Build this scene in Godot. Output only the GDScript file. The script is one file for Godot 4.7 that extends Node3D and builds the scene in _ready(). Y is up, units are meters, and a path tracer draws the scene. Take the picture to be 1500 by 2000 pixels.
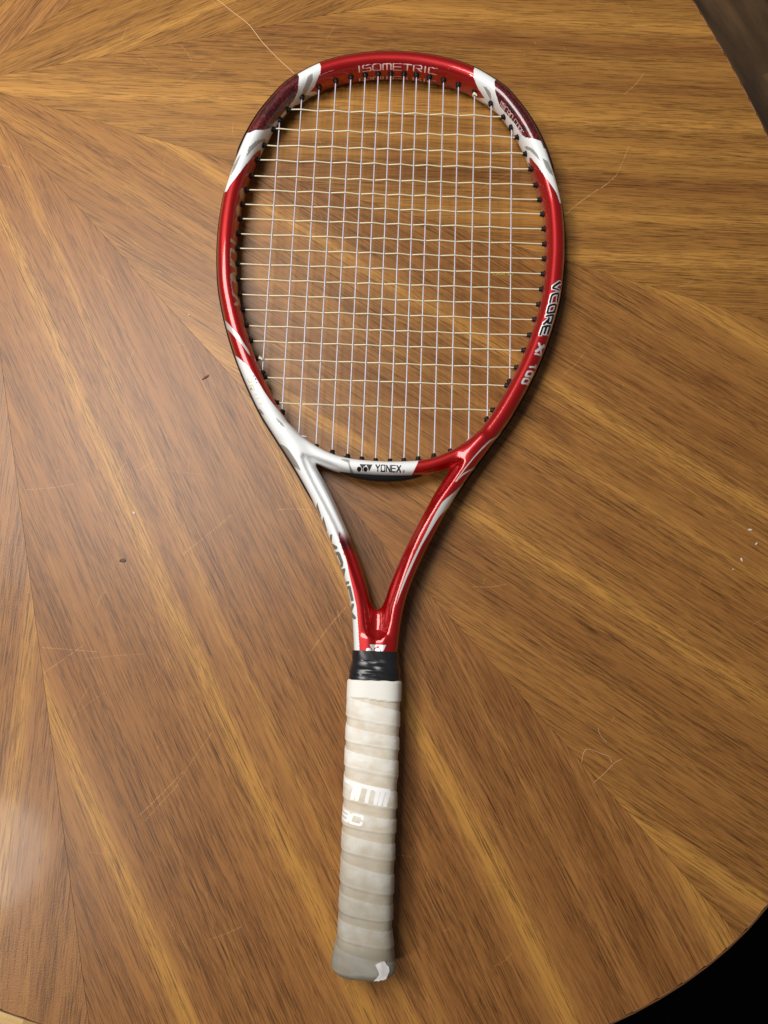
extends Node3D
# A tennis racket lying on an oval sunburst-veneer table, seen from above. Units are metres; racket shapes are worked in millimetres.

const NEXP := 2.4          # roundness of the beam's section
const BEAM := 7.0          # half width of the beam, mm
const DEEP := 12.0         # half height of the beam, mm
const PW := 1176           # paint texture: plan of the racket, x -140..140 mm, z -176..311.6 mm
const PH := 2048
const HW := 2048           # hoop texture: along the beam (s -300..265 mm) and round its section (-100..100 degrees, 0 on the crest, plus outward)
const HH := 448
var rng := RandomNumberGenerator.new()
var paint: Image
var metal: Image
var hoop: Image
var hoop_metal: Image
var spine := PackedVector2Array()
var spine_s := PackedFloat32Array()
var spine_n := PackedVector2Array()
var names := {}


class Shape:
	var v := PackedVector3Array()
	var n := PackedVector3Array()
	var t := PackedVector2Array()
	var t2 := PackedVector2Array()
	var i := PackedInt32Array()

	func vert(p: Vector3, normal: Vector3, uv := Vector2.ZERO) -> int:
		v.push_back(p)
		n.push_back(normal)
		t.push_back(uv)
		return v.size() - 1

	func tri(a: int, b: int, c: int) -> void:
		var face := (v[b] - v[a]).cross(v[c] - v[a])
		if face.dot(n[a] + n[b] + n[c]) > 0.0:
			i.append_array(PackedInt32Array([a, c, b]))
		else:
			i.append_array(PackedInt32Array([a, b, c]))

	func quad(a: int, b: int, c: int, d: int) -> void:
		tri(a, b, c)
		tri(a, c, d)

	func flat(p: PackedVector3Array, normal: Vector3) -> void:
		var at := v.size()
		for q in p:
			vert(q, normal)
		for k in range(1, p.size() - 1):
			tri(at, at + k, at + k + 1)

	# a grid of rings: pts[r][k]; closed round k when wrap
	func rings(pts: Array, wrap := true, uvs: Array = []) -> void:
		var at := v.size()
		var m: int = pts[0].size()
		var rows := pts.size()
		for r in rows:
			for k in m:
				var du: Vector3 = pts[r][(k + 1) % m if wrap else mini(k + 1, m - 1)] - pts[r][(k + m - 1) % m if wrap else maxi(k - 1, 0)]
				var dv: Vector3 = pts[mini(r + 1, rows - 1)][k] - pts[maxi(r - 1, 0)][k]
				var nn := du.cross(dv)
				vert(pts[r][k], nn.normalized() if nn.length() > 1e-14 else Vector3.UP, uvs[r][k] if uvs.size() else Vector2.ZERO)
		for r in rows - 1:
			for k in (m if wrap else m - 1):
				var k2 := (k + 1) % m
				quad(at + r * m + k, at + r * m + k2, at + (r + 1) * m + k2, at + (r + 1) * m + k)

	func tube(path: PackedVector3Array, radius: float, sides := 6, taper := 1.0) -> void:
		var list := []
		var side := Vector3.ZERO
		for k in path.size():
			var along := (path[mini(k + 1, path.size() - 1)] - path[maxi(k - 1, 0)]).normalized()
			if k == 0:
				side = along.cross(Vector3.UP if absf(along.y) < 0.9 else Vector3.RIGHT).normalized()
			side = (side - along * side.dot(along)).normalized()
			var up := along.cross(side)
			var ring := PackedVector3Array()
			var rr := radius * lerpf(1.0, taper, float(k) / path.size())
			for a in sides:
				var w := TAU * a / sides
				ring.push_back(path[k] + (side * cos(w) + up * sin(w)) * rr)
			list.push_back(ring)
		var first := v.size()
		rings(list)
		# rings() finds the direction of the normals from the path; point them outward
		for k in path.size():
			for a in sides:
				n[first + k * sides + a] = (v[first + k * sides + a] - path[k]).normalized()
		for e in [0, path.size() - 1]:
			var along := (path[e] - path[1 if e == 0 else e - 1]).normalized()
			flat(list[e], along)

	func mesh() -> ArrayMesh:
		for k in range(0, i.size(), 3):   # wind every face to suit its normals
			var p := i[k]
			var q := i[k + 1]
			var r := i[k + 2]
			if (v[q] - v[p]).cross(v[r] - v[p]).dot(n[p] + n[q] + n[r]) > 0.0:
				i[k + 1] = r
				i[k + 2] = q
		var a := []
		a.resize(Mesh.ARRAY_MAX)
		a[Mesh.ARRAY_VERTEX] = v
		a[Mesh.ARRAY_NORMAL] = n
		a[Mesh.ARRAY_TEX_UV] = t
		if t2.size() == v.size():
			a[Mesh.ARRAY_TEX_UV2] = t2
		a[Mesh.ARRAY_INDEX] = i
		var m := ArrayMesh.new()
		m.add_surface_from_arrays(Mesh.PRIMITIVE_TRIANGLES, a)
		return m


func numbered(called: String) -> String:
	names[called] = names.get(called, -1) + 1
	return called if names[called] == 0 else "%s_%03d" % [called, names[called]]


func put(called: String, shape: Variant, m: Material, parent: Node = self) -> MeshInstance3D:
	var o := MeshInstance3D.new()
	o.name = called
	o.mesh = shape.mesh() if shape is Shape else shape
	o.material_override = m
	parent.add_child(o, true)
	return o


func thing(called: String, label: String, category: String, at := Vector3.ZERO, group := "") -> Node3D:
	var o := Node3D.new()
	o.name = called
	o.position = at
	add_child(o, true)
	tag(o, label, category, group)
	return o


func tag(o: Node, label: String, category: String, group := "") -> void:
	o.set_meta("label", label)
	o.set_meta("category", category)
	if group:
		o.set_meta("group", group)


func lin(r: float, g: float, b: float) -> Color:
	return Color(r, g, b).linear_to_srgb()


func mat(c: Color, rough: float, metallic := 0.0) -> StandardMaterial3D:
	var m := StandardMaterial3D.new()
	m.albedo_color = c
	m.roughness = rough
	m.metallic = metallic
	return m


func tex(im: Image) -> ImageTexture:
	return ImageTexture.create_from_image(im)


# ---------------------------------------------------------------- curves

func smooth_curve(p: PackedVector2Array, m: int) -> PackedVector2Array:
	var out := PackedVector2Array()
	for k in range(1, p.size() - 2):
		for j in m:
			out.push_back(p[k].cubic_interpolate(p[k + 1], p[k - 1], p[k + 2], float(j) / m))
	out.push_back(p[p.size() - 2])
	return out


func resample(p: PackedVector2Array, step: float) -> PackedVector2Array:
	var out := PackedVector2Array([p[0]])
	var left := step
	for k in range(1, p.size()):
		var a := p[k - 1]
		var len := a.distance_to(p[k])
		while len >= left:
			a = a.move_toward(p[k], left)
			len = a.distance_to(p[k])
			left = step
			out.push_back(a)
		left -= len
	return out


func flat_points(list: Array) -> PackedVector2Array:
	var p := PackedVector2Array()
	for k in range(0, list.size(), 2):
		p.push_back(Vector2(list[k], list[k + 1]))
	return p


func lay_spine() -> void:
	# right half of the racket's outline, from the tip of the head to the top of the grip (mm)
	var half := flat_points([0, -170, 20, -168.9, 41, -165, 55, -160.6, 67.3, -155, 82.3, -145, 93, -135, 107, -115, 116.9, -95, 123.6, -75, 128.2, -55, 131.3, -35, 132.7, -12, 132.2, 10, 129.6, 35, 125.1, 55, 119, 75, 111.3, 95, 101.9, 115, 91, 135, 77.5, 155, 63.8, 175, 50.3, 197, 38, 221.5, 29, 241, 22, 260, 18.4, 275, 16.5, 290, 15.2, 306])
	var all := PackedVector2Array()
	for k in range(half.size() - 1, 0, -1):
		all.push_back(half[k] * Vector2(-1, 1))
	all.append_array(half)
	all.insert(0, all[0] * 2.0 - all[1])
	all.push_back(all[-1] * 2.0 - all[-2])
	var fine := smooth_curve(all, 14)
	var inner := PackedVector2Array()
	for k in fine.size():
		var along := (fine[mini(k + 1, fine.size() - 1)] - fine[maxi(k - 1, 0)]).normalized()
		var out := Vector2(along.y, -along.x)
		var inset := BEAM + 0.3 + 1.4 * clampf((-40.0 - fine[k].y) / 30.0, 0, 1)
		inner.push_back(fine[k] - out * inset)
	spine = resample(inner, 0.7)
	var top := 0
	for k in spine.size():
		if spine[k].y < spine[top].y:
			top = k
	for k in spine.size():
		spine_s.push_back((k - top) * 0.7)
		var along := (spine[mini(k + 1, spine.size() - 1)] - spine[maxi(k - 1, 0)]).normalized()
		spine_n.push_back(Vector2(along.y, -along.x))


func on_spine(s: float, d: float) -> Vector2:
	var f := clampf((s - spine_s[0]) / 0.7, 0, spine.size() - 1.001)
	var k := int(f)
	return spine[k].lerp(spine[k + 1], f - k) + spine_n[k].lerp(spine_n[k + 1], f - k).normalized() * d


# ---------------------------------------------------------------- painting

func pixel(q: Vector2) -> Vector2:
	return Vector2((q.x + 140.0) / 280.0 * PW, (q.y + 176.0) / 280.0 * PW)


func fill(im: Image, p: PackedVector2Array, c: Color) -> void:
	var y0 := p[0].y
	var y1 := p[0].y
	for q in p:
		y0 = minf(y0, q.y)
		y1 = maxf(y1, q.y)
	for y in range(maxi(0, int(y0)), mini(im.get_height(), int(y1) + 1)):
		var xs := []
		for k in p.size():
			var a := p[k]
			var b := p[(k + 1) % p.size()]
			if (a.y <= y + 0.5) != (b.y <= y + 0.5):
				xs.push_back(a.x + (y + 0.5 - a.y) / (b.y - a.y) * (b.x - a.x))
		xs.sort()
		for k in range(0, xs.size() - 1, 2):
			var x0 := int(round(xs[k]))
			im.fill_rect(Rect2i(x0, y, int(round(xs[k + 1])) - x0, 1), c)


func poly(list: Array, c: Color, shine: float) -> void:
	var p := flat_points(list)
	# round the drawn corners a little
	var soft := PackedVector2Array()
	for k in p.size():
		var a := p[(k + p.size() - 1) % p.size()]
		var b := p[(k + 1) % p.size()]
		soft.push_back(pixel(p[k].lerp(a, 0.25)))
		soft.push_back(pixel(p[k].lerp(a, 0.08).lerp(p[k].lerp(b, 0.08), 0.5)))
		soft.push_back(pixel(p[k].lerp(b, 0.25)))
	fill(paint, soft, c)
	var low := PackedVector2Array()
	for q in soft:
		low.push_back(q * 0.5)
	fill(metal, low, Color(shine, shine, shine))


const GLYPHS := {
	"I": [[0.5, 0, 0.5, 1]],
	"S": [[1, 1, 0.12, 1, 0, 0.88, 0, 0.62, 0.12, 0.5, 0.88, 0.5, 1, 0.38, 1, 0.12, 0.88, 0, 0, 0]],
	"O": [[0.12, 0, 0.88, 0, 1, 0.12, 1, 0.88, 0.88, 1, 0.12, 1, 0, 0.88, 0, 0.12, 0.12, 0]],
	"M": [[0, 0, 0, 1, 0.88, 1, 1, 0.88, 1, 0], [0.5, 1, 0.5, 0]],
	"W": [[0, 0, 0, 1, 0.5, 0.45, 1, 1, 1, 0]],
	"E": [[1, 1, 0, 1, 0, 0, 1, 0], [0, 0.5, 0.95, 0.5]],
	"T": [[0, 1, 1, 1], [0.5, 1, 0.5, 0]],
	"R": [[0, 0, 0, 1, 0.9, 1, 1, 0.9, 1, 0.6, 0.9, 0.48, 0.3, 0.48], [0.55, 0.48, 1, 0]],
	"C": [[1, 1, 0.12, 1, 0, 0.88, 0, 0.12, 0.12, 0, 1, 0]],
	"V": [[0, 1, 0.34, 0, 0.5, 0, 1, 1]],
	"X": [[0, 1, 1, 0], [0, 0, 1, 1]],
	"Y": [[0, 1, 0.5, 0.48, 1, 1], [0.5, 0.48, 0.5, 0]],
	"N": [[0, 0, 0, 1, 1, 0, 1, 1]],
	"i": [[0.5, 0, 0.5, 0.62], [0.5, 0.86, 0.5, 0.98]],
	"1": [[0.2, 0.9, 0.6, 1, 0.6, 0]],
	"0": [[0.12, 0, 0.88, 0, 1, 0.12, 1, 0.88, 0.88, 1, 0.12, 1, 0, 0.88, 0, 0.12, 0.12, 0]],
	"n": [[0, 0, 0, 1, 0.75, 1, 1, 0.8, 1, 0]],
	"m": [[0, 0, 0, 1, 0.88, 1, 1, 0.85, 1, 0], [0.5, 1, 0.5, 0]],
	"a": [[0.1, 1, 0.85, 1, 1, 0.85, 1, 0, 0.1, 0, 0, 0.15, 0, 0.42, 0.1, 0.55, 1, 0.55]],
	"c": [[1, 0.72, 1, 0.88, 0.88, 1, 0.12, 1, 0, 0.88, 0, 0.12, 0.12, 0, 0.88, 0, 1, 0.12, 1, 0.28]],
	"s": [[0.95, 0.95, 0.5, 1, 0.1, 0.85, 0.25, 0.6, 0.75, 0.42, 0.85, 0.15, 0.5, 0, 0.05, 0.08]],
	"p": [[0, -0.4, 0, 0.62], [0, 0.5, 0.5, 0.65, 0.9, 0.5, 0.9, 0.15, 0.5, 0, 0, 0.15]],
}


# Strokes one letter with a square pen; place turns the letter's own (0..1, 0..1) into pixels of the image.
func stroke(im: Image, letter: String, place: Callable, pen: Vector2, c: Color) -> void:
	for line in GLYPHS[letter]:
		for k in range(0, line.size() - 2, 2):
			var a: Vector2 = place.call(Vector2(line[k], line[k + 1]))
			var b: Vector2 = place.call(Vector2(line[k + 2], line[k + 3]))
			var steps := maxi(1, int(a.distance_to(b) * 2.0))
			for j in steps + 1:
				var q := a.lerp(b, float(j) / steps)
				im.fill_rect(Rect2i(int(round(q.x - pen.x / 2)), int(round(q.y - pen.y / 2)), maxi(1, int(round(pen.x))), maxi(1, int(round(pen.y)))), c)


# A word along the beam in the plan texture: each letter between two places s on the spine, feet at d0 and tops at d1, slanted by lean (mm).
func plan_word(word: String, s0: float, s1: float, d0: float, d1: float, gap: float, lean: float, pen: float, c: Color) -> void:
	var w := (s1 - s0) / word.length()
	for k in word.length():
		if word[k] == " ":
			continue
		var from := s0 + w * k
		var place := func(q: Vector2) -> Vector2: return pixel(on_spine(from + w * (1.0 - gap) * q.x + lean * q.y, lerpf(d0, d1, q.y)))
		stroke(paint, word[k], place, Vector2(pen, pen), c)


const ADVANCE := {"I": 0.34, "i": 0.4, " ": 0.55, "1": 0.6, "m": 1.35}


func hoop_pixel(s: float, turn: float) -> Vector2:
	return Vector2((s + 300.0) / 565.0 * HW, (turn + 100.0) / 200.0 * HH)


# A word on the hoop: s along the beam, angles round the section (0 on the crest, minus towards the strings).
func print_word(word: String, s0: float, s1: float, foot: float, top: float, gap: float, pen: Vector2, c: Color) -> void:
	var total := -gap
	for letter in word:
		total += ADVANCE.get(letter, 1.0) + gap
	var unit := (s1 - s0) / total
	var from := s0
	for letter in word:
		var wide: float = ADVANCE.get(letter, 1.0) * unit
		if letter != " ":
			var place := func(q: Vector2) -> Vector2: return hoop_pixel(from + wide * q.x, lerpf(foot, top, q.y))
			stroke(hoop, letter, place, pen, c)
			stroke(hoop_metal, letter, func(q: Vector2) -> Vector2: return hoop_pixel(from + wide * q.x, lerpf(foot, top, q.y)) * 0.5, pen * 0.5, Color.BLACK)
		from += wide + gap * unit


func hoop_poly(list: Array, c: Color, shine: float) -> void:
	var p := PackedVector2Array()
	var low := PackedVector2Array()
	for q in flat_points(list):
		p.push_back(hoop_pixel(q.x, q.y))
		low.push_back(p[-1] * 0.5)
	fill(hoop, p, c)
	fill(hoop_metal, low, Color(shine, shine, shine))


func disc(im: Image, at: Vector2, r: Vector2, c: Color) -> void:
	var p := PackedVector2Array()
	for k in 28:
		p.push_back(at + r * Vector2.from_angle(TAU * k / 28))
	fill(im, p, c)


func paint_frame() -> void:
	var red := Color(0.645, 0.006, 0.015)
	var white := Color(0.90, 0.91, 0.915)
	var grey := Color(0.62, 0.62, 0.60)
	var silver := Color(0.83, 0.83, 0.81)
	var dark := Color(0.22, 0.02, 0.032)
	paint = Image.create(PW, PH, false, Image.FORMAT_RGBA8)
	metal = Image.create(PW / 2, PH / 2, false, Image.FORMAT_RGBA8)
	hoop = Image.create(HW, HH, false, Image.FORMAT_RGBA8)
	hoop_metal = Image.create(HW / 2, HH / 2, false, Image.FORMAT_RGBA8)
	var candy := 0.5
	paint.fill(red)
	hoop.fill(red)
	metal.fill(Color(candy, candy, candy))
	hoop_metal.fill(Color(candy, candy, candy))
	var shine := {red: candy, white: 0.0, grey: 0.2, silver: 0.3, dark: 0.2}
	poly([-123.4, 61.8, -121.0, 65.0, -116.4, 70.2, -112.5, 74.7, -108.3, 78.7, -105.2, 83.8, -101.6, 88.6, -99.4, 93.9, -101.8, 91.4, -105.5, 86.4, -109.1, 82.3, -113.5, 78.0, -120.1, 70.3, -122.1, 69.1], silver, shine[silver])
	poly([-116.1, 87.5, -114.1, 89.8, -104.1, 98.7, -99.8, 102.8, -95.5, 108.5, -92.5, 113.0, -87.7, 120.5, -82.2, 127.8, -71.2, 138.9, -55.4, 153.8, -35.9, 164.2, -17.4, 168.1, 4.6, 168.1, 25.8, 166.5, 25.1, 169.4, 22.4, 175.7, 18.2, 180.7, 5.1, 182.3, -20.4, 182.5, -39.3, 179.2, -39.0, 185.6, -29.3, 202.1, -20.8, 221.4, -20.8, 222.8, -25.4, 223.0, -31.4, 218.1, -27.8, 227.4, -26.5, 232.0, -22.7, 240.6, -20.0, 251.6, -16.9, 262.3, -14.2, 273.0, -12.6, 285.8, -10.8, 302.7, -10.5, 309.2, -25.3, 309.8, -26.8, 278.7, -51.7, 221.5, -84.2, 170.2, -118.4, 109.2], white, shine[white])
	poly([-95.4, 130.0, -94.2, 130.7, -90.4, 132.8, -88.2, 135.3, -86.6, 138.0, -92.2, 133.7, -94.5, 132.3], grey, shine[grey])
	poly([-80.3, 139.0, -76.5, 141.0, -72.9, 144.3, -70.8, 147.7, -75.8, 144.6, -78.9, 141.1], grey, shine[grey])
	poly([-77.3, 156.1, -76.1, 157.1, -71.2, 160.0, -68.0, 162.6, -64.2, 167.7, -60.6, 172.9, -57.8, 178.7, -61.7, 175.6, -65.5, 173.3, -73.6, 162.2], grey, shine[grey])
	poly([-30.6, 168.5, -23.7, 168.7, -23.0, 173.2, -20.7, 177.2, -16.5, 180.7, -16.4, 182.7, -19.4, 181.7, -22.8, 177.3, -24.6, 171.4], grey, shine[grey])
	poly([89.5, 138.5, 85.8, 143.6, 82.4, 147.2, 77.2, 151.5, 71.2, 157.6, 65.4, 164.3, 59.0, 172.9, 53.4, 181.3, 57.1, 176.6, 67.9, 168.7, 68.7, 169.6, 57.4, 177.5, 52.5, 182.8, 51.7, 182.5, 57.9, 173.0, 64.4, 164.3, 70.3, 157.0, 75.6, 151.3, 80.4, 147.8, 84.4, 143.5, 87.3, 140.1], silver, shine[silver])
	poly([60.4, 181.6, 59.1, 181.6, 51.9, 189.4, 43.0, 197.6, 37.7, 207.2, 30.5, 223.2, 24.3, 236.7, 19.2, 249.0, 15.2, 261.1, 12.8, 272.0, 15.3, 264.4, 19.3, 253.4, 24.3, 241.0, 29.5, 228.8, 35.8, 217.4, 41.0, 208.2, 47.0, 201.5, 51.5, 196.9, 55.7, 189.3, 61.1, 183.8], silver, shine[silver])
	hoop_poly([-62.3, -5.5, -63.5, -21.7, -64.7, -35.4, -67.4, -47.3, -70.5, -62.2, -73.3, -79.3, -76.1, -86.6, -78.8, -95.3, -80.6, -106.8, -76.7, -129.3, -74.0, -134.6, -71.4, -140.2, -69.6, -97.0, -71.1, -97.0, -73.0, -97.0, -76.3, -97.0, -79.6, -97.0, -83.6, -97.0, -88.0, -97.0, -94.3, -97.0, -100.3, -97.0, -106.7, -97.0, -113.4, -97.0, -120.2, -97.0, -128.3, -122.7, -132.4, -97.0, -137.5, -97.0, -141.3, -97.0, -145.3, -128.2, -148.7, -122.8, -152.5, -112.3, -150.0, -102.4, -147.3, -93.8, -148.2, -79.4, -151.1, -70.7, -153.9, -63.2, -158.2, -54.6, -162.2, -47.2, -166.8, -39.6, -171.2, -31.7, -175.6, -24.4, -179.9, -16.1, -183.3, -7.7, -186.6, 1.9, -188.8, 8.6, -190.9, 14.6, -193.1, 19.0, -195.2, 24.0, -193.6, 97.0, -195.2, 97.0, -186.2, 97.0, -177.6, 97.0, -165.1, 97.0, -152.5, 97.0, -138.8, 97.0, -124.9, 97.0, -106.8, 97.0, -89.4, 97.0, -78.8, 97.0, -67.7, 97.0, -63.7, 97.0, -59.7, 97.0, -60.5, 97.0], white, shine[white])
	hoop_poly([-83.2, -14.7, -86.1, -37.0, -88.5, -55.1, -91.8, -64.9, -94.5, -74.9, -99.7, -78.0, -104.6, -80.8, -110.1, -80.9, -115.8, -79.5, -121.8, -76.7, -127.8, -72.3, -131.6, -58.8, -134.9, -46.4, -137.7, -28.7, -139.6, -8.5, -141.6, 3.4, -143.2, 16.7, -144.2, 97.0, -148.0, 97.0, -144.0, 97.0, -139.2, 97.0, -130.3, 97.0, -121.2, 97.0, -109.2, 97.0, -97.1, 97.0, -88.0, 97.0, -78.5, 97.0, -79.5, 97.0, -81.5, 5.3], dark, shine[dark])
	hoop_poly([-164.2, -23.0, -159.7, -20.8, -154.9, -17.3, -151.1, -28.3, -146.9, -38.1, -143.4, -52.8, -138.9, -69.2, -136.7, -88.1, -137.5, -101.1, -142.3, -70.9, -145.4, -62.0, -148.2, -53.7, -152.1, -46.0, -155.5, -38.6, -160.0, -31.2], grey, shine[grey])
	hoop_poly([-86.8, -101.0, -85.2, -80.8, -83.3, -63.4, -79.2, -44.2, -74.8, -22.3, -72.8, -21.2, -70.9, -21.2, -72.0, -35.4, -72.9, -47.8, -75.5, -58.9, -78.1, -70.7, -81.5, -85.2, -84.6, -101.1], grey, shine[grey])
	hoop_poly([-165.9, 25.4, -163.9, 19.7, -161.9, 13.4, -165.3, 12.9, -168.7, 12.2, -172.1, 13.4, -175.4, 16.2, -178.7, 23.7, -181.9, 32.3, -177.3, 35.1, -172.5, 39.7, -169.3, 31.7], grey, shine[grey])
	hoop_poly([61.6, -0.7, 63.4, -22.5, 65.0, -39.0, 68.0, -52.0, 71.0, -64.9, 75.9, -80.7, 80.8, -96.7, 81.5, -104.1, 77.9, -118.2, 74.5, -127.9, 71.0, -139.8, 72.7, -97.0, 75.8, -97.0, 78.8, -97.0, 83.0, -97.0, 87.4, -97.0, 91.4, -97.0, 95.2, -97.0, 99.2, -97.0, 103.6, -127.5, 109.1, -129.3, 115.3, -124.4, 118.6, -132.2, 122.9, -97.0, 128.3, -97.0, 133.9, -97.0, 139.0, -128.8, 146.6, -105.3, 150.2, -99.5, 153.5, -95.3, 150.6, -86.6, 147.7, -77.9, 150.8, -63.7, 155.9, -53.8, 160.8, -43.8, 166.0, -35.4, 170.7, -27.2, 175.4, -15.8, 179.8, -3.2, 184.0, 8.8, 187.9, 21.1, 191.6, 24.4, 195.3, 28.6, 194.1, 97.0, 196.0, 97.0, 182.9, 97.0, 169.2, 97.0, 156.4, 97.0, 143.7, 97.0, 126.1, 97.0, 108.1, 97.0, 92.3, 97.0, 77.0, 97.0, 69.1, 97.0, 61.6, 97.0, 59.9, 97.0, 58.1, 97.0, 59.3, 97.0], white, shine[white])
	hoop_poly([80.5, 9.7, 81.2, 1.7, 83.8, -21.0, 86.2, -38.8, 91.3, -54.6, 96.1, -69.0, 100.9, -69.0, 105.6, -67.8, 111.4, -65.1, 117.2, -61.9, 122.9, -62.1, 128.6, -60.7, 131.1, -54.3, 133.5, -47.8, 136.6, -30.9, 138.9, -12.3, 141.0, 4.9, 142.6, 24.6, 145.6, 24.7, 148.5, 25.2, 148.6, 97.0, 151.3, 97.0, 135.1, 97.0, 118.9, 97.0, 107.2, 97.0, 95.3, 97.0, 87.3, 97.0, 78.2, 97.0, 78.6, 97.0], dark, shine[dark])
	hoop_poly([137.1, -79.3, 139.2, -63.1, 142.8, -50.6, 146.0, -38.8, 149.4, -32.5, 152.5, -25.8, 156.1, -22.2, 159.8, -18.5, 156.7, -28.1, 153.4, -37.1, 149.2, -47.0, 144.7, -57.0, 140.1, -75.2], grey, shine[grey])
	hoop_poly([74.4, -46.4, 78.0, -43.0, 80.5, -47.9, 82.9, -52.4, 84.4, -66.6, 85.7, -83.6, 84.2, -76.6, 82.7, -70.7, 78.5, -58.6], grey, shine[grey])
	hoop_poly([156.9, -7.4, 158.7, 6.2, 160.2, 20.6, 164.8, 25.5, 169.2, 32.0, 172.8, 28.4, 171.7, 17.7, 170.3, 8.6, 167.8, 3.1, 165.2, -2.8, 161.1, -5.2], grey, shine[grey])
	# the white of the left arm fades into red on the side facing the throat
	for k in 26:
		var t := (k + 0.5) / 26.0
		var z := 219.0 + k * 0.7
		var c := white.lerp(Color(0.30, 0.05, 0.09), smoothstep(0.0, 0.6, t)).lerp(red, smoothstep(0.55, 1.0, t))
		var edge := lerpf(-31.4, -26.0, (z - 218.1) / 14.0)
		fill(paint, PackedVector2Array([pixel(Vector2(edge, z)), pixel(Vector2(edge + 30, z)), pixel(Vector2(edge + 30, z + 0.75)), pixel(Vector2(edge, z + 0.75))]), c)
		fill(metal, PackedVector2Array([pixel(Vector2(edge, z)) / 2, pixel(Vector2(edge + 30, z)) / 2, pixel(Vector2(edge + 30, z + 0.75)) / 2, pixel(Vector2(edge, z + 0.75)) / 2]), Color(t * candy, t * candy, t * candy))
	# chips in the paint along that border
	for q in [Vector2(-28.2, 223), Vector2(-27.6, 227.5), Vector2(-24.4, 236)]:
		disc(paint, pixel(q), Vector2(2, 7), red)
	# circuit lines printed on the two dark panels
	var line_color := [Color(0.50, 0.05, 0.08), Color(0.58, 0.10, 0.15), Color(0.09, 0.012, 0.018)]
	for k in 1500:
		var s := rng.randf_range(72, 150) * (1 if rng.randf() < 0.5 else -1)
		var d := rng.randf_range(-80, 75)
		var c: Color = line_color[rng.randi() % 3]
		for leg in 3:
			var to_s := s + (rng.randf_range(-3, 3) if leg % 2 == 0 else 0.0)
			var to_d := d + (rng.randf_range(-14, 14) if leg % 2 == 1 else 0.0)
			for j in 20:
				var q := hoop_pixel(lerpf(s, to_s, j / 19.0), lerpf(d, to_d, j / 19.0)).clamp(Vector2.ZERO, Vector2(HW - 2, HH - 2))
				var under := hoop.get_pixelv(q)
				if under.r < 0.5 and under.g < 0.08:
					hoop.fill_rect(Rect2i(int(q.x), int(q.y), 2, 2), c)
			s = to_s
			d = to_d
	# chips and scuffs
	for q in [[152.0, 30.0], [156.0, 45.0], [161.0, 52.0], [148.0, 20.0], [244.0, 48.0], [60.0, -40.0], [42.0, -38.0], [236.0, -62.0]]:
		disc(hoop, hoop_pixel(q[0], q[1]), Vector2(1.8, 2.6), Color(0.55, 0.50, 0.50))
	disc(paint, pixel(on_spine(-310.0, -2.0)), Vector2(1.6, 2.6), Color(0.2, 0.02, 0.02))
	var ink := Color(0.015, 0.015, 0.018)
	# model name on the right of the head: black letters edged in white, then white letters
	for pass_k in 2:
		plan_word("VCORE", 262.5, 306.5, -0.9, 4.2, 0.26, -3.2, [10.0, 5.2][pass_k], [Color(0.95, 0.95, 0.95), ink][pass_k])
	plan_word("X", 311.0, 318.5, 0.6, 5.0, 0.1, -1.0, 6.0, white)
	plan_word("i", 316.5, 323.5, 0.8, 4.6, 0.1, -1.5, 5.0, white)
	plan_word("100", 328.0, 346.5, 1.2, 5.2, 0.34, -2.5, 5.0, white)
	# worn gold lettering on the white of the lower left
	var spin := Color(0.80, 0.78, 0.58)
	for k in 4:
		var at := -346.0 - k * 5.6
		var place := func(q: Vector2) -> Vector2: return pixel(on_spine(at - 4.4 * q.x - 1.5 * q.y, lerpf(4.6, (-0.2 if k == 0 else 1.6), q.y)))
		stroke(paint, "Spin"[k].replace("S", "s"), place, Vector2(2, 2), spin)
	for q in [[-347.0, -0.6], [-349.5, -0.9], [-352.5, -0.4], [-354.0, 5.2]]:
		disc(paint, pixel(on_spine(q[0], q[1])), Vector2(2.0, 2.6), Color(0.12, 0.11, 0.10))
	# maker's mark and name on the bridge
	var logo := func(im: Image, at: Vector2, k: float, c: Color, under: Color) -> void:
		for j in 2:
			var o := at + Vector2(4.6 * j, 0) * k
			fill(im, PackedVector2Array([pixel(o + Vector2(0.3, -2.2) * k), pixel(o + Vector2(4.9, -2.2) * k), pixel(o + Vector2(2.6, 2.7) * k)]), c)
		for j in 2:
			var o := at + Vector2(4.6 * j, 1.2 * k) * Vector2(k, 1)
			disc(im, pixel(o), Vector2(2.0, 2.0) * k * PW / 280.0, under)
			disc(im, pixel(o), Vector2(1.55, 1.55) * k * PW / 280.0, c)
	logo.call(paint, Vector2(-16.6, 174.0), 1.0, ink, white)
	for k in 5:
		var from := Vector2(-4.6 + k * 3.75, 176.4 - k * 0.04)
		var place := func(q: Vector2) -> Vector2: return pixel(from + Vector2(q.x * 2.6, -q.y * 4.3))
		stroke(paint, "YONEX"[k], place, Vector2(3.0, 3.2), ink)
	disc(paint, pixel(Vector2(15.3, 175.6)), Vector2(3, 3), ink)
	disc(paint, pixel(Vector2(15.3, 175.6)), Vector2(1.8, 1.8), white)
	# white mark above the grip, its feet hidden by the black tape
	logo.call(paint, Vector2(-4.6, 301.0), 1.25, Color(0.93, 0.93, 0.93), red)
	# large grey name on the outer side of the left arm, from the mark down to the grip
	var side := Color(0.42, 0.41, 0.38)
	for k in 5:
		var at := -478.0 - k * 13.0
		var place := func(q: Vector2) -> Vector2: return pixel(on_spine(at - 9.5 * q.x, lerpf(10.5, 5.0, q.y)))
		stroke(paint, "YONEX"[k], place, Vector2(7, 7), side)
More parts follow.
